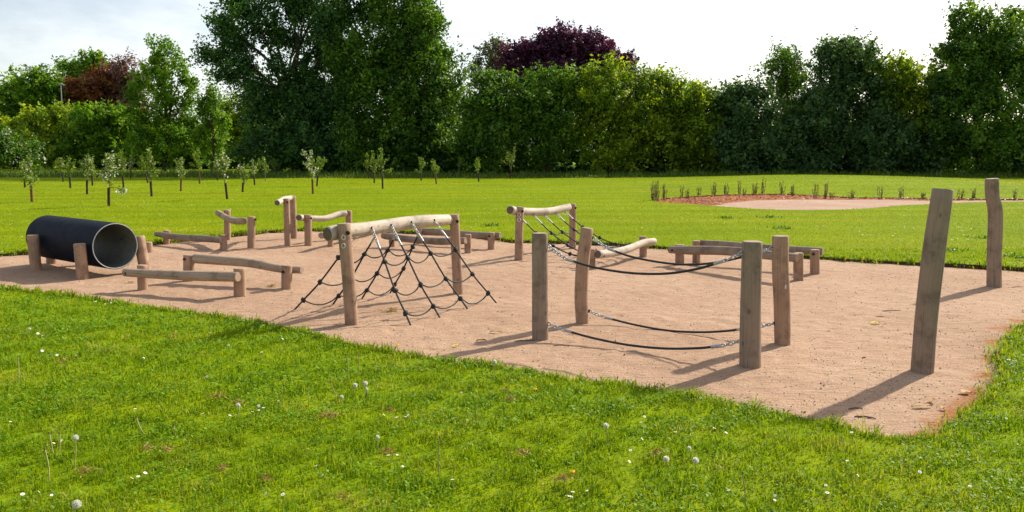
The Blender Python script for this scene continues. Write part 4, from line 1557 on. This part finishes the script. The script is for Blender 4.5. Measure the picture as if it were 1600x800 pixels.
# ------------------------------------------------------------------ orchard saplings
SAP = [  # base px, base py, top px, top py, half width px, blossom 0..1, guard ('d' dark, 'b' brown, None), label, side branch px
    (50, 315.6, 46, 246, 13, .35, 'b', 'sapling with a reddish-brown guard, nearest one at the far left', None),
    (39, 293, 36, 252, 8, .2, 'd', 'small sapling half hidden behind the leftmost one', None),
    (99, 284, 94, 247, 7, .2, 'd', 'left one of two thin green saplings standing close, right of the leftmost sapling', None),
    (110, 294, 107, 245, 7, 0, 'd', 'right one of two thin green saplings standing close, right of the leftmost sapling', None),
    (136, 303.7, 136, 242, 10, .55, 'd', 'sapling with pinkish blossom on top, just left of the big blossoming sapling', None),
    (170, 322, 170, 239, 15, .8, 'd', 'biggest blossoming sapling, directly behind the black tunnel with a low side branch', (197, 299)),
    (144.6, 290, 142, 250, 7, .2, 'd', 'dim small sapling behind the gap between two blossoming saplings', None),
    (193, 294, 189, 235, 6, .1, 'd', 'slim tall sapling right of the biggest blossoming one', None),
    (204, 279, 205, 242, 8, .5, 'd', 'distant blossoming sapling right of the slim tall one', None),
    (231, 286, 220, 243, 8, 0, 'd', 'small green sapling leaning left behind a taller bare-stemmed one', None),
    (237, 307, 232, 232, 8, .1, 'd', 'tall green sapling with one leafy side branch to its right', (249, 268)),
    (282.5, 299, 284, 247, 9, .4, 'b', 'sapling with a thick brown guard, between two tall green saplings', None),
    (312, 287, 309, 233, 11, 0, 'b', 'tall light green sapling with a twin stem, below the slender tree', None),
    (340, 282, 337, 246, 8, .3, 'd', 'distant sapling half behind the white-blossomed one with thick guard', None),
    (355, 311, 347, 239, 12, .6, 'd', 'white-blossomed sapling with a thick dark guard, behind the low beams', None),
    (379, 300, 381, 259, 9, .3, 'd', 'short sapling leaning right, with a tilted dark guard', None),
    (398, 289, 394, 249, 8, .55, 'd', 'small pale blossoming sapling right of the leaning one', None),
    (415, 283, 413, 246, 8, .1, None, 'green sapling with a low left branch, under the big dark tree', (404, 258)),
    (430, 275, 428, 248, 7, 0, 'd', 'bushy green distant sapling under the big dark tree', None),
    (449, 271, 447, 238, 8, .15, None, 'dim sapling standing in the shade of the big dark tree', None),
    (489, 303, 486, 234, 12, .9, 'b', 'sapling covered in white blossom, beyond the tall narrow hurdle', None),
    (495, 291, 499, 246, 10, 0, 'd', 'leafy green sapling close behind the white-blossomed one', None),
    (568, 271, 567, 231, 6, 0, None, 'thin distant green sapling, left of a close group of three', None),
    (576, 279, 574, 240, 6, 0, 'd', 'middle sapling of the close group left of the forked one', None),
    (585, 286, 582, 237, 6, 0, 'd', 'slim yellow-green sapling just left of the forked one', None),
    (598, 295, 596, 231, 9, .1, 'd', 'forked sapling with a low leafy branch to its right, beyond the climbing net', (612, 264)),
    (642, 271, 641, 230, 5, 0, None, 'tall thin sapling in the shade right of the forked one', None),
    (658, 282.5, 657, 246, 7, .1, 'd', 'small sapling with a dark guard, above the climbing net\'s log', None),
    (682, 287.5, 677, 250, 7, .05, 'b', 'small round-headed sapling above the far end of the climbing net\'s log', None),
    (717, 276, 717, 246, 5, 0, None, 'tiny distant sapling alone between two round-headed ones', None),
    (748, 284, 747, 248, 6, .05, 'd', 'round-headed sapling on a straight dark stem, fourth from the right end of the orchard\'s gap', None),
    (797, 279, 804, 230, 9, 0, 'd', 'rightmost sapling of the orchard, forked with a bare left branch', (782, 250)),
]
SAP[30] = SAP[30][:7] + ('round-headed sapling on a straight dark stem, next to the rightmost forked sapling', None)


def sapling(bx, by, tx, ty, hw, bl, guard, label, side, seed):
    rr = random.Random(seed)
    nr = np.random.default_rng(seed)
    hw *= 1.22
    g = gnd_lawn(bx, by)
    top = atY(tx, ty, g.y)
    k = m_per_px(by, g.y)
    H = top.z - g.z
    t = thing('fruit_sapling', label, 'sapling', g, 'young fruit trees in the orchard')
    stem = spline([g - Vector((0, 0, .05)), g.lerp(top, .35) + Vector((rr.uniform(-.04, .04), 0, 0)), g.lerp(top, .7) + Vector((rr.uniform(-.05, .05), 0, 0)), top], 12)
    mb = MB()
    sweep(mb, stem, [.022 - .0015 * i for i in range(13)], 6)
    tips = []
    W_ = hw * k
    for j in range(5):
        f = rr.uniform(.38, .7)
        s = stem[int(f * 12)]
        a = rr.uniform(0, 6.28)
        e = s + Vector((math.cos(a) * W_ * rr.uniform(.6, 1.05), math.sin(a) * W_ * .8, H * rr.uniform(.12, .38)))
        if e.z > top.z:
            e.z = top.z - .05
        limb(mb, s, e, .009, .004, seed * 7 + j, .08, 4)
        tips.append((s, e))
    if side:
        e = atY(side[0], side[1], g.y - .1)
        s = stem[4]
        limb(mb, s, e, .012, .006, seed + 3, .12, 5)
        tips += [(s.lerp(e, .35), e)]
    tips += [(stem[5], stem[12]), (stem[8], stem[12])]
    mb.build('trunk', M['twig'], t)
    if guard:
        mb = MB()
        hg = min(.55, H * .36)
        e = g.lerp(top, hg / H)
        sweep(mb, [g - Vector((0, 0, .03)), g.lerp(e, .5), e], [.042, .04, .043], 10)
        mb.build('tree_guard', M['guard2'] if guard == 'b' else M['guard'], t)

    def cloud(n, size, tight):
        ii = nr.integers(0, len(tips), n)
        f = nr.random(n) ** .75
        A = np.array([tuple(x[0]) for x in tips])
        B = np.array([tuple(x[1]) for x in tips])
        p = A[ii] + (B[ii] - A[ii]) * f[:, None] + nr.normal(size=(n, 3)) * tight
        nn = nr.normal(size=(n, 3)) + np.array([0, 0, .4])
        nn /= np.linalg.norm(nn, axis=1)[:, None]
        q = np.cross(nn, nr.normal(size=(n, 3)))
        q /= np.linalg.norm(q, axis=1)[:, None]
        b = np.cross(nn, q)
        s = size * nr.uniform(.6, 1.3, n)[:, None]
        V = np.stack([p - q * s * .5, p + b * s * .3, p + q * s * .5, p - b * s * .3], 1)
        return V.reshape(-1, 3), np.arange(n * 4).reshape(n, 4), nr.random(n)
    n = int((150 + 130 * (hw / 8)) * (1.0 + .8 * (1 - bl)) * .68)
    arr_mesh('foliage', *cloud(n, .085, .05), M['lf_sap'], t)
    if bl > 0:
        arr_mesh('blossom', *cloud(int(95 * bl * hw / 10) + 5, .08, .05), M['blossom'], t)


for i, s in enumerate(SAP):
    sapling(*s, 100 + i)

# ------------------------------------------------------------------ whips planted along the mulch
WH = [(1021, 313, 26, 'leftmost whip of the row at the mulch tip'), (1027, 313, 27, 'dense whip second from the left end of the mulch'), (1039, 311, 22, 'dark upright whip third from the left end of the mulch'),
      (1066, 308, 17, 'whip above the left part of the mulch, first after a gap'), (1075, 309, 12, 'short whip low beside the first one after the gap'), (1093, 306, 14, 'thin whip above the left third of the mulch'),
      (1115, 306, 18, 'leafy whip above the left third of the mulch, leaning right'), (1134, 305, 16, 'slim whip left of the deepest mulch'), (1156, 304, 18, 'slim tall whip above the deepest mulch, left side'),
      (1163, 306, 9, 'low leafy tuft at the deepest mulch'), (1179, 303, 15, 'faint whip above the deepest mulch, middle'), (1192, 303, 22, 'tall thin whip above the deepest mulch, right side'),
      (1222, 304, 18, 'bushy whip straight above the palest sand'), (1238, 305, 15, 'thin whip right of the bushy one above the pale sand'), (1274, 308, 17, 'whip behind the right half of the pale sand, left of a tall one'),
      (1289, 309, 22, 'tallest whip behind the right half of the pale sand'), (1300, 310, 8, 'low dark tuft right of the tallest whip'), (1330, 310, 10, 'faint short whip in the middle of the right half'),
      (1375, 310, 16, 'thin faint whip left of the dark bushy one near the leaning post'), (1408, 309, 17, 'dark bushy whip nearest the leaning post on its left'), (1443, 310, 10, 'small whip just left of the leaning post\'s top'),
      (1500, 311, 15, 'leafy whip just right of the leaning post'), (1520, 311, 14, 'thin whip between the two tall posts'), (1585, 312, 14, 'whip right of the crooked post by the view\'s edge')]


def whip(px, py, h, label, seed):
    rr = random.Random(seed)
    nr = np.random.default_rng(seed)
    g = gnd_lawn(px, py)
    k = m_per_px(py, g.y)
    H = h * k * 1.2
    t = thing('willow_whip', label, 'young plant', g, 'young shrubs planted along the mulch')
    mb = MB()
    L = []
    ns_ = rr.randint(5, 9)
    for j in range(ns_):
        a = rr.uniform(0, 6.28)
        e = g + Vector((math.cos(a) * .14 * rr.random(), math.sin(a) * .14 * rr.random(), H * rr.uniform(.6, 1.05)))
        b = g + Vector((math.cos(a) * .04, math.sin(a) * .04, -.05))
        limb(mb, b, e, .010, .005, seed * 5 + j, .05, 4)
        for _ in range(9):
            f = rr.uniform(.15, 1)
            L.append(tuple(b.lerp(e, f) + Vector((rr.gauss(0, .02), rr.gauss(0, .02), rr.gauss(0, .02)))))
    mb.build('stems', M['twig'], t)
    P = np.array(L)
    n = len(P)
    q = nr.normal(size=(n, 3))
    q /= np.linalg.norm(q, axis=1)[:, None]
    b = np.cross(q, nr.normal(size=(n, 3)))
    b /= np.linalg.norm(b, axis=1)[:, None]
    V = np.stack([P - q * .035, P + b * .012, P + q * .035, P - b * .012], 1).reshape(-1, 3)
    arr_mesh('leaves', V, np.arange(n * 4).reshape(n, 4), nr.random(n), M['willow'], t)


for i, w in enumerate(WH):
    whip(*w, 300 + i)


def bark_chips():
    P2 = np.array(poly2)
    n = 7000
    x = rng.uniform(P2[:, 0].min(), P2[:, 0].max(), n)
    y = rng.uniform(P2[:, 1].min(), P2[:, 1].max(), n)
    k = pip(x, y, poly2) & ~pip(x, y, poly2_sand)
    x, y = x[k], y[k]
    n = len(x)
    z = lawn_z(x, y) - .02
    s = rng.uniform(.02, .06, n)
    a = rng.uniform(0, 6.28, n)
    tl = rng.normal(0, .5, n)
    V = np.empty((n, 4, 3))
    for i, (q, r_) in enumerate([(0, 1), (1.57, .5), (3.14, 1), (4.71, .5)]):
        V[:, i] = np.stack([x + np.cos(a + q) * s * r_, y + np.sin(a + q) * s * r_, z + .03 + np.cos(q) * s * tl * .6 + .02 * rng.random(n)], 1)
    m = leaf_mat('bark_chips', [(0.06, 0.025, 0.014), (0.34, 0.105, 0.03), (0.50, 0.18, 0.05)], 0.05)
    tag(arr_mesh('bark_chips', V.reshape(-1, 3), np.arange(n * 4).reshape(n, 4), rng.random(n), m), 'reddish bark chips on the bed behind the far sand', 'bark mulch', None, 'stuff')


bark_chips()


# ------------------------------------------------------------------ small plants in the near lawn
def stalk(mb, a, b, r):
    sweep(mb, spline([a, a.lerp(b, .5) + Vector((random.uniform(-.008, .008), random.uniform(-.008, .008), 0)), b], 5), r, 5)


SEED = None


def seed_mesh():
    """dandelion clock: a small core with radiating fine spokes and tufts"""
    global SEED
    if SEED:
        return SEED
    mb = MB()
    sweep(mb, [Vector((0, 0, -.004)), Vector((0, 0, 0)), Vector((0, 0, .004))], [.002, .0045, .002], 6)
    nn = 62
    for i in range(nn):
        z = 1 - 2 * (i + .5) / nn
        a = i * 2.39996
        d = Vector((math.sqrt(1 - z * z) * math.cos(a), math.sqrt(1 - z * z) * math.sin(a), z))
        u = d.orthogonal().normalized()
        v = d.cross(u)
        tip = d * .017
        vs = [tip + u * .0034, tip - u * .0017 + v * .003, tip - u * .0017 - v * .003, d * .003]
        mb.add(vs, [(0, 1, 2), (0, 1, 3), (1, 2, 3)])
    SEED = mb.mesh('seed_head', False)
    SEED.materials.append(M['seed'])
    return SEED


CLK = [(116, 733, 118, 684, 1.0, 'dandelion clock on a long stem in the lower left of the lawn'), (120, 812, 120, 788, 1.25, 'large dandelion clock at the bottom edge, lower left'),
       (46, 526, 46, 514, .8, 'small dandelion clock near the left edge, by the sand'), (373, 655, 372, 633, .9, 'dandelion clock among brown flecks, left of centre'),
       (555, 618, 555, 602, 1.0, 'left one of the bright dandelion clocks in the central cluster'), (571, 622, 571, 599, 1.05, 'upper right dandelion clock in the central cluster'),
       (574, 622, 573, 608, .7, 'small lower right dandelion clock in the central cluster'), (535, 632, 534, 620, .75, 'small half-blown dandelion clock left below the central cluster'),
       (770, 600, 773, 565, .9, 'dandelion clock on a tall stem at the sand\'s edge, below the rope net'), (950, 697, 947, 665, 1.0, 'lone dandelion clock right of the centre of the near lawn'),
       (1040, 738, 1041, 717, 1.05, 'left one of two dandelion clocks low in the right-centre lawn'), (1088, 738, 1087, 719, 1.05, 'right one of two dandelion clocks low in the right-centre lawn'),
       (1077, 722, 1077, 700, .7, 'faded dandelion clock above the pair in the right-centre lawn'), (590, 704, 590, 683, .75, 'ragged dandelion clock in the lower centre of the lawn')]
for bx, by, tx, ty, sc, lab in CLK:
    g = gnd_lawn(bx, by)
    top = atY(tx, ty, g.y)
    t = thing('dandelion_clock', lab, 'dandelion', g, 'dandelion clocks in the near lawn')
    mb = MB()
    stalk(mb, g, top, .003)
    mb.build('stem', M['stem'], t)
    o = bpy.data.objects.new('seed_head', seed_mesh())
    COL.objects.link(o)
    o.parent = t
    o.location = top - g
    o.scale = (sc * 0.9,) * 3

STK = [(77, 752, 70, 702, 'bare dandelion stalk leaning left, lower left of the lawn'), (84, 716, 77, 678, 'bent bare stalk left of the long-stemmed clock'), (92, 715, 93, 677, 'straight bare stalk just left of the long-stemmed clock'),
       (687, 748, 687, 684, 'tallest bare stalk standing straight below the centre'), (543, 592, 541, 555, 'left bare stalk above the central clock cluster'), (559, 590, 561, 556, 'right bare stalk above the central clock cluster'),
       (1165, 790, 1160, 740, 'curved bare stalk near the bottom edge, right of centre'), (29, 600, 28, 557, 'thin bare stalk near the left edge'), (527, 620, 517, 597, 'leaning bare stalk left of the central clock cluster'),
       (226, 680, 213, 652, 'short bent bare stalk in the left part of the lawn'), (274, 682, 272, 664, 'short straight stalk right of the bent one in the left lawn'), (482, 635, 481, 612, 'short bare stalk right of the brown clumps, left of centre'),
       (962, 598, 965, 590, 'tiny dark stalk poking up at the sand\'s edge')]
for bx, by, tx, ty, lab in STK:
    g = gnd_lawn(bx, by)
    top = atY(tx, ty, g.y)
    t = thing('dandelion_stalk', lab, 'stalk', g, 'bare dandelion stalks in the near lawn')
    mb = MB()
    stalk(mb, g, top, .0034)
    mb.build('stem', M['stem'], t)
    mb = MB()
    sweep(mb, [top - Vector((0, 0, .004)), top + Vector((0, 0, .003)), top + Vector((0, 0, .010))], [.003, .005, .002], 6)
    mb.build('tip', M['twig'], t)

# daisies: one modelled, the rest copied
mbp = MB()
for i in range(13):
    a = i / 13 * 6.2832
    u = Vector((math.cos(a), math.sin(a), 0.15))
    v = Vector((-math.sin(a), math.cos(a), 0))
    mbp.add([u * .003, u * .0075 + v * .0021, u * .0115, u * .0075 - v * .0021], [(0, 1, 2, 3)])
petals = mbp.mesh('petals', False)
petals.materials.append(M['white'])
mbc = MB()
sweep(mbc, [Vector((0, 0, 0)), Vector((0, 0, .002)), Vector((0, 0, .0035))], [.004, .0036, .0012], 8)
core = mbc.mesh('flower_centre')
core.materials.append(M['yellow'])
mbs = MB()
sweep(mbs, [Vector((0, 0, -.05)), Vector((.002, 0, -.02)), Vector((0, 0, 0))], .0011, 4)
dst = mbs.mesh('stem')
dst.materials.append(M['stem'])
proto = thing('daisy', 'small white daisy with a yellow centre in the near lawn', 'daisy', (0, 0, 0), 'daisies scattered in the near lawn')
for nm, me in (('petals', petals), ('flower_centre', core), ('stem', dst)):
    o = bpy.data.objects.new(nm, me)
    COL.objects.link(o)
    o.parent = proto
DAI = [(85, 706), (75, 712), (97, 705), (67, 560), (80, 562), (60, 562), (90, 566), (195, 760), (207, 765), (217, 762), (228, 755), (37, 791), (62, 785), (82, 790), (360, 666), (405, 655), (395, 660),
       (600, 662), (612, 660), (620, 664), (634, 665), (638, 663), (1222, 725), (1443, 757), (1436, 757), (1492, 751), (1514, 780), (885, 790), (890, 793), (895, 790), (917, 785), (1210, 797), (60, 530),
       (76, 512), (67, 534), (8, 522), (2, 534), (14, 535), (330, 530), (358, 551), (442, 541), (280, 600), (212, 652), (416, 790), (443, 792), (408, 776), (621, 728), (607, 726), (405, 648), (412, 652),
       (893, 792), (1055, 690), (985, 720), (1204, 680), (1323, 735), (1575, 575), (1590, 590), (1003, 700), (495, 524), (505, 530), (488, 522), (165, 483), (180, 487), (150, 480), (174, 482),
       (1578, 768), (1210, 796), (905, 787), (1560, 610), (1330, 690)]
DAI += [(random.uniform(0, 1600), random.uniform(560, 795)) for _ in range(40)]
first = True
for px, py in DAI:
    p = gnd_lawn(px, py)
    if pip(np.array([p.x]), np.array([p.y]), sand_poly)[0]:
        continue
    if first:
        r = proto
        first = False
    else:
        r = proto.copy()
        COL.objects.link(r)
        for ch in proto.children:
            q = ch.copy()
            COL.objects.link(q)
            q.parent = r
    near = 'tight group right of the ragged dandelion clock' if 595 < px < 642 and 655 < py < 670 else None
    near = near or ('close row by the flat yellowed patch at left' if 55 < px < 95 and 555 < py < 567 else None)
    near = near or ('cluster among bare stalks, lower left' if 70 < px < 100 and 700 < py < 716 else None)
    near = near or ('strip along the sand edge, left of the net' if 480 < px < 510 and 518 < py < 534 else None)
    near = near or ('strip along the sand edge, below the tunnel' if 145 < px < 190 and py < 490 else None)
    near = near or ('cluster right of the wide orange patch' if 880 < px < 920 and py > 780 else None)
    near = near or ('cluster right of the large dandelion clock' if 190 < px < 230 and py > 755 else None)
    row = 'back' if py < 620 else 'middle' if py < 710 else 'front'
    side = ['far left', 'left', 'centre left', 'centre right', 'right', 'far right'][min(5, max(0, int(px / 267)))]
    r['label'] = 'small white daisy in the ' + near if near else 'small white daisy scattered in the %s row of the near lawn, %s' % (row, side)
    r.location = (p.x, p.y, p.z + random.uniform(.045, .065))
    r.rotation_euler = (random.gauss(0, .35), random.gauss(0, .35), random.uniform(0, 6))
    s = random.uniform(.75, 1.1) * (1.0 if py < 600 else 0.85)
    r.scale = (s, s, s)

# pale daisies far across the lawn: too many and too small to count
n = 420
px = rng.uniform(0, 1600, n)
py = 284 + rng.random(n) ** 1.3 * 112
V, rn = [], []
for a, b in zip(px, py):
    p = gnd_lawn(a, b)
    if pip(np.array([p.x]), np.array([p.y]), sand_poly)[0] or pip(np.array([p.x]), np.array([p.y]), poly2)[0] or p.y > 49:
        continue
    if a > 900 and rng.random() < .6:
        continue
    for _ in range(rng.integers(1, 4)):
        q = Vector((p.x + rng.normal() * .15, p.y + rng.normal() * .25, 0))
        z = float(lawn_z(q.x, q.y)) + rng.uniform(.03, .055)
        s = rng.uniform(.009, .019)
        for j in range(6):
            V.append((q.x + math.cos(j * 1.0472) * s, q.y + math.sin(j * 1.0472) * s, z + rng.normal() * .005))
        rn.append(rng.random())
V = np.array(V)
tag(arr_mesh('far_daisies', V, np.arange(len(V)).reshape(-1, 6), np.array(rn), M['hawthorn']), 'tiny pale flowers dotted over the far lawn', 'flowers', None, 'stuff')

# yellow dandelion flowers
for px, py, lab in [(621, 551, 'yellow dandelion flower at the sand\'s edge, below the net'), (836, 623, 'yellow dandelion flower right of centre in the near lawn'), (894, 757, 'yellow dandelion flower near the bottom edge')]:
    p = gnd_lawn(px, py)
    t = thing('dandelion_flower', lab, 'dandelion', p, 'yellow dandelions in the near lawn')
    h = Vector((p.x, p.y, p.z + .06))
    mb = MB()
    for ring, rr_, zz in ((0, .017, .004), (1, .013, .009), (2, .008, .012)):
        for i in range(14 - 3 * ring):
            a = i / (14 - 3 * ring) * 6.2832 + ring
            u = Vector((math.cos(a), math.sin(a), 0))
            v = Vector((-math.sin(a), math.cos(a), 0))
            mb.add([h + u * .002, h + u * rr_ * .7 + v * .003 + Vector((0, 0, zz)), h + u * rr_ + Vector((0, 0, zz * .8)), h + u * rr_ * .7 - v * .003 + Vector((0, 0, zz))], [(0, 1, 2, 3)])
    mb.build('petals', M['yellow'], t, False)
    mb = MB()
    stalk(mb, p, h, .002)
    mb.build('stem', M['stem'], t)


# dead, yellowed clumps of cut grass
def clump(px, py, rad, n, label, lawn=True, name='dead_grass_clump', cat='dry grass', mat='straw', hgt=.03):
    p = gnd_lawn(px, py) if lawn else gnd(px, py)
    if lawn:
        p.z += .035
    a = rng.uniform(0, 6.28, n)
    n = int(n * (.55 if lawn else 1))
    a = a[:n]
    r_ = np.abs(rng.normal(0, .5, n)) * rad
    x, y = p.x + np.cos(a) * r_, p.y + np.sin(a) * r_ * .8
    z = p.z + rng.random(n) * hgt * np.exp(-(r_ / rad) ** 2)
    L = rng.uniform(.015, .045, n)
    d = rng.normal(size=(n, 3)) * np.array([1, 1, .35])
    d /= np.linalg.norm(d, axis=1)[:, None]
    s = np.cross(d, rng.normal(size=(n, 3)))
    s /= np.linalg.norm(s, axis=1)[:, None]
    c = np.stack([x, y, z], 1)
    V = np.stack([c - d * L[:, None] / 2, c + s * .0028, c + d * L[:, None] / 2, c - s * .0028], 1).reshape(-1, 3)
    V[:, 2] = np.maximum(V[:, 2], p.z - .01)
    o = arr_mesh(name, V, np.arange(n * 4).reshape(n, 4), rng.random(n), M[mat])
    # origin at the clump
    me = o.data
    co = np.empty(len(me.vertices) * 3, np.float32)
    me.vertices.foreach_get('co', co)
    me.vertices.foreach_set('co', (co.reshape(-1, 3) - np.array(p)).ravel())
    o.location = p
    me.update()
    tag(o, label, cat, 'dry clumps')


for q in [(272, 533, .05, 90, 'single dark brown clump near the sand, upper left lawn'), (340, 629, .09, 150, 'wide brown dry clump in the left-centre lawn'), (372, 640, .06, 90, 'small brown clump beside a dandelion clock, left-centre lawn'),
          (515, 660, .08, 150, 'dry brown clump left of the white daisy group'), (265, 714, .05, 90, 'orange-brown clump in the lower left lawn'), (232, 713, .05, 80, 'dark brown clump left of the orange-brown one'),
          (605, 719, .07, 120, 'brown clump below the white daisy group'), (790, 620, .04, 70, 'upper brown clump at the right of centre'), (797, 634, .045, 80, 'lower brown clump at the right of centre'),
          (1025, 720, .05, 90, 'brown leaf clump beside the pair of dandelion clocks'), (348, 745, .05, 90, 'brown clump in the lower left-centre lawn'), (100, 572, .09, 110, 'flat yellowed patch under the daisies at the left'),
          (815, 720, .09, 120, 'thin orange patch in the lower centre-right lawn'), (880, 762, .10, 140, 'wide orange patch near the bottom edge'), (135, 750, .08, 100, 'dull brown patch at the lower left, right of the bare stalks'), (415, 760, .05, 70, 'small rusty clump near the bottom, left of centre'),
          (533, 790, .06, 80, 'rusty clump at the bottom edge, centre left'), (610, 652, .04, 60, 'tiny brown fleck above the white daisy group')]:
    clump(*q)
clump(612, 488, .13, 170, 'heap of pale dry grass on the sand under the climbing net', False, hgt=.05)
clump(425, 449, .10, 120, 'small reddish heap of dry grass on the sand by the bowed beam', False, hgt=.04)
clump(205, 442, .08, 70, 'thin dark scrap of dry grass in the tunnel\'s shadow', False, hgt=.02)


# leaves and twigs on the sand
def leaf_on_sand(px, py, L, wd, ang, col, label):
    p = gnd(px, py)
    z = float(sand_z(p.x, p.y)) + .006
    mb = MB()
    vs, fs = [], []
    nseg = 6
    for i in range(nseg + 1):
        f = i / nseg
        w = wd * math.sin(math.pi * min(max(f, .03), .97)) ** .8 * .5
        zz = .012 * math.sin(f * 3.14) + .004 * math.sin(f * 9)
        for sgn, up_ in ((-1, .008), (0, 0), (1, .010)):
            x, y = (f - .5) * L, sgn * w
            vs.append((x * math.cos(ang) - y * math.sin(ang), x * math.sin(ang) + y * math.cos(ang), zz + up_))
    for i in range(nseg):
        for j in range(2):
            a = i * 3 + j
            fs.append((a, a + 1, a + 4, a + 3))
    mb.add(vs, fs)
    me = mb.mesh('fallen_leaf')
    o = link('fallen_leaf', me, col)
    o.location = (p.x, p.y, z)
    tag(o, label, 'leaf', 'leaves fallen on the sand')


brown = plain('dry_leaf', (0.30, 0.15, 0.06), 0.8, 0.2, 0, 0.3, 40.0)
tan = plain('tan_leaf', (0.42, 0.27, 0.12), 0.8, 0.2, 0, 0.25, 40.0)
yel = plain('yellow_leaf', (0.52, 0.38, 0.05), 0.8, 0.2, 0, 0.25, 40.0)
for q in [(1440, 637, .14, .045, .1, tan, 'largest tan leaf on the sand below the leaning post'), (1455, 629, .08, .05, 1.0, brown, 'curled brown leaf just behind the largest tan one'), (1508, 614, .09, .06, .5, tan, 'tan leaf near the right corner edge of the sand'),
          (1367, 506, .10, .06, .3, yel, 'yellow leaf on the open sand left of the leaning post'), (775, 521, .11, .045, -.2, tan, 'tan curled leaf on the sand between the net and the rope bridge'), (752, 534, .09, .04, .2, brown, 'brown leaf left of the rope bridge\'s first post'),
          (705, 430, .13, .05, .2, tan, 'pale leaf behind the climbing net\'s far post'), (1380, 510, .07, .03, .9, brown, 'small brown leaf right of the yellow leaf'), (712, 542, .06, .04, .7, yel, 'small yellowish leaf at the sand\'s edge below the net'),
          (1605, 487, .12, .05, .1, brown, 'dark leaf at the far right edge of the sand'), (1474, 640, .06, .04, .4, tan, 'small leaf right of the largest tan one')]:
    leaf_on_sand(*q)


def twig(px, py, L, ang, r, label):
    r *= .6
    p = gnd(px, py)
    z = float(sand_z(p.x, p.y)) + r * .6
    d = Vector((math.cos(ang), math.sin(ang), 0))
    n = Vector((-math.sin(ang), math.cos(ang), 0))
    mb = MB()
    sweep(mb, spline([d * -L / 2, n * L * .06 + Vector((0, 0, .004)), d * L / 2], 8), [r, r, r, r * .9, r * .9, r * .8, r * .8, r * .7, r * .6], 6)
    sweep(mb, spline([d * L * .1, d * L * .22 + n * L * .1, d * L * .3 + n * L * .16], 4), r * .5, 5)
    o = link('twig', mb.mesh('twig'), M['twig'])
    o.location = (p.x, p.y, z)
    tag(o, label, 'twig', 'twigs lying on the sand')


for q in [(1396, 486, .22, .05, .007, 'long thin twig on the open sand, left of the leaning post'), (1375, 494, .09, .2, .006, 'short twig just below the long thin one'), (1337, 638, .10, .2, .008, 'short twig in the leaning post\'s shadow, nearer the post'),
          (1352, 653, .12, -.3, .009, 'short twig in the leaning post\'s shadow, nearer the lawn'), (877, 539, .14, .1, .006, 'twig on the sand right of the rope bridge\'s first post'), (1350, 560, .04, .5, .008, 'tiny dark bit of wood alone on the sand'),
          (820, 531, .18, .15, .008, 'dark twig at the foot of the rope bridge\'s first post'), (1590, 449, .15, .1, .006, 'twig at the right behind the crooked post')]:
    twig(*q)

# a few darker weed tufts in the back lawn
for px, py, lab in [(1133, 341, 'dark weed tuft in the back lawn, left one of two near the far sand'), (1205, 340, 'dark weed tuft in the back lawn, right one of two near the far sand'), (1220, 357, 'dark weed tuft behind the parallel beams'),
                    (1483, 392, 'dark weed tuft at the lawn edge between the two tall posts'), (1535, 372, 'dark weed tuft left of the crooked post'), (1592, 402, 'dark weed tuft at the lawn edge by the view\'s right side'), (767, 353, 'dark weed tuft beyond the straight low beam')]:
    p = gnd_lawn(px, py)
    n = 60
    x, y = p.x + rng.normal(0, .12, n), p.y + rng.normal(0, .12, n)
    o = blades('weed_tuft', x, y, lawn_z(x, y), rng.uniform(.03, .09, n), np.full(n, .025), M['lf_mid'], .9)
    tag(o, lab, 'weed', 'weed tufts in the back lawn')
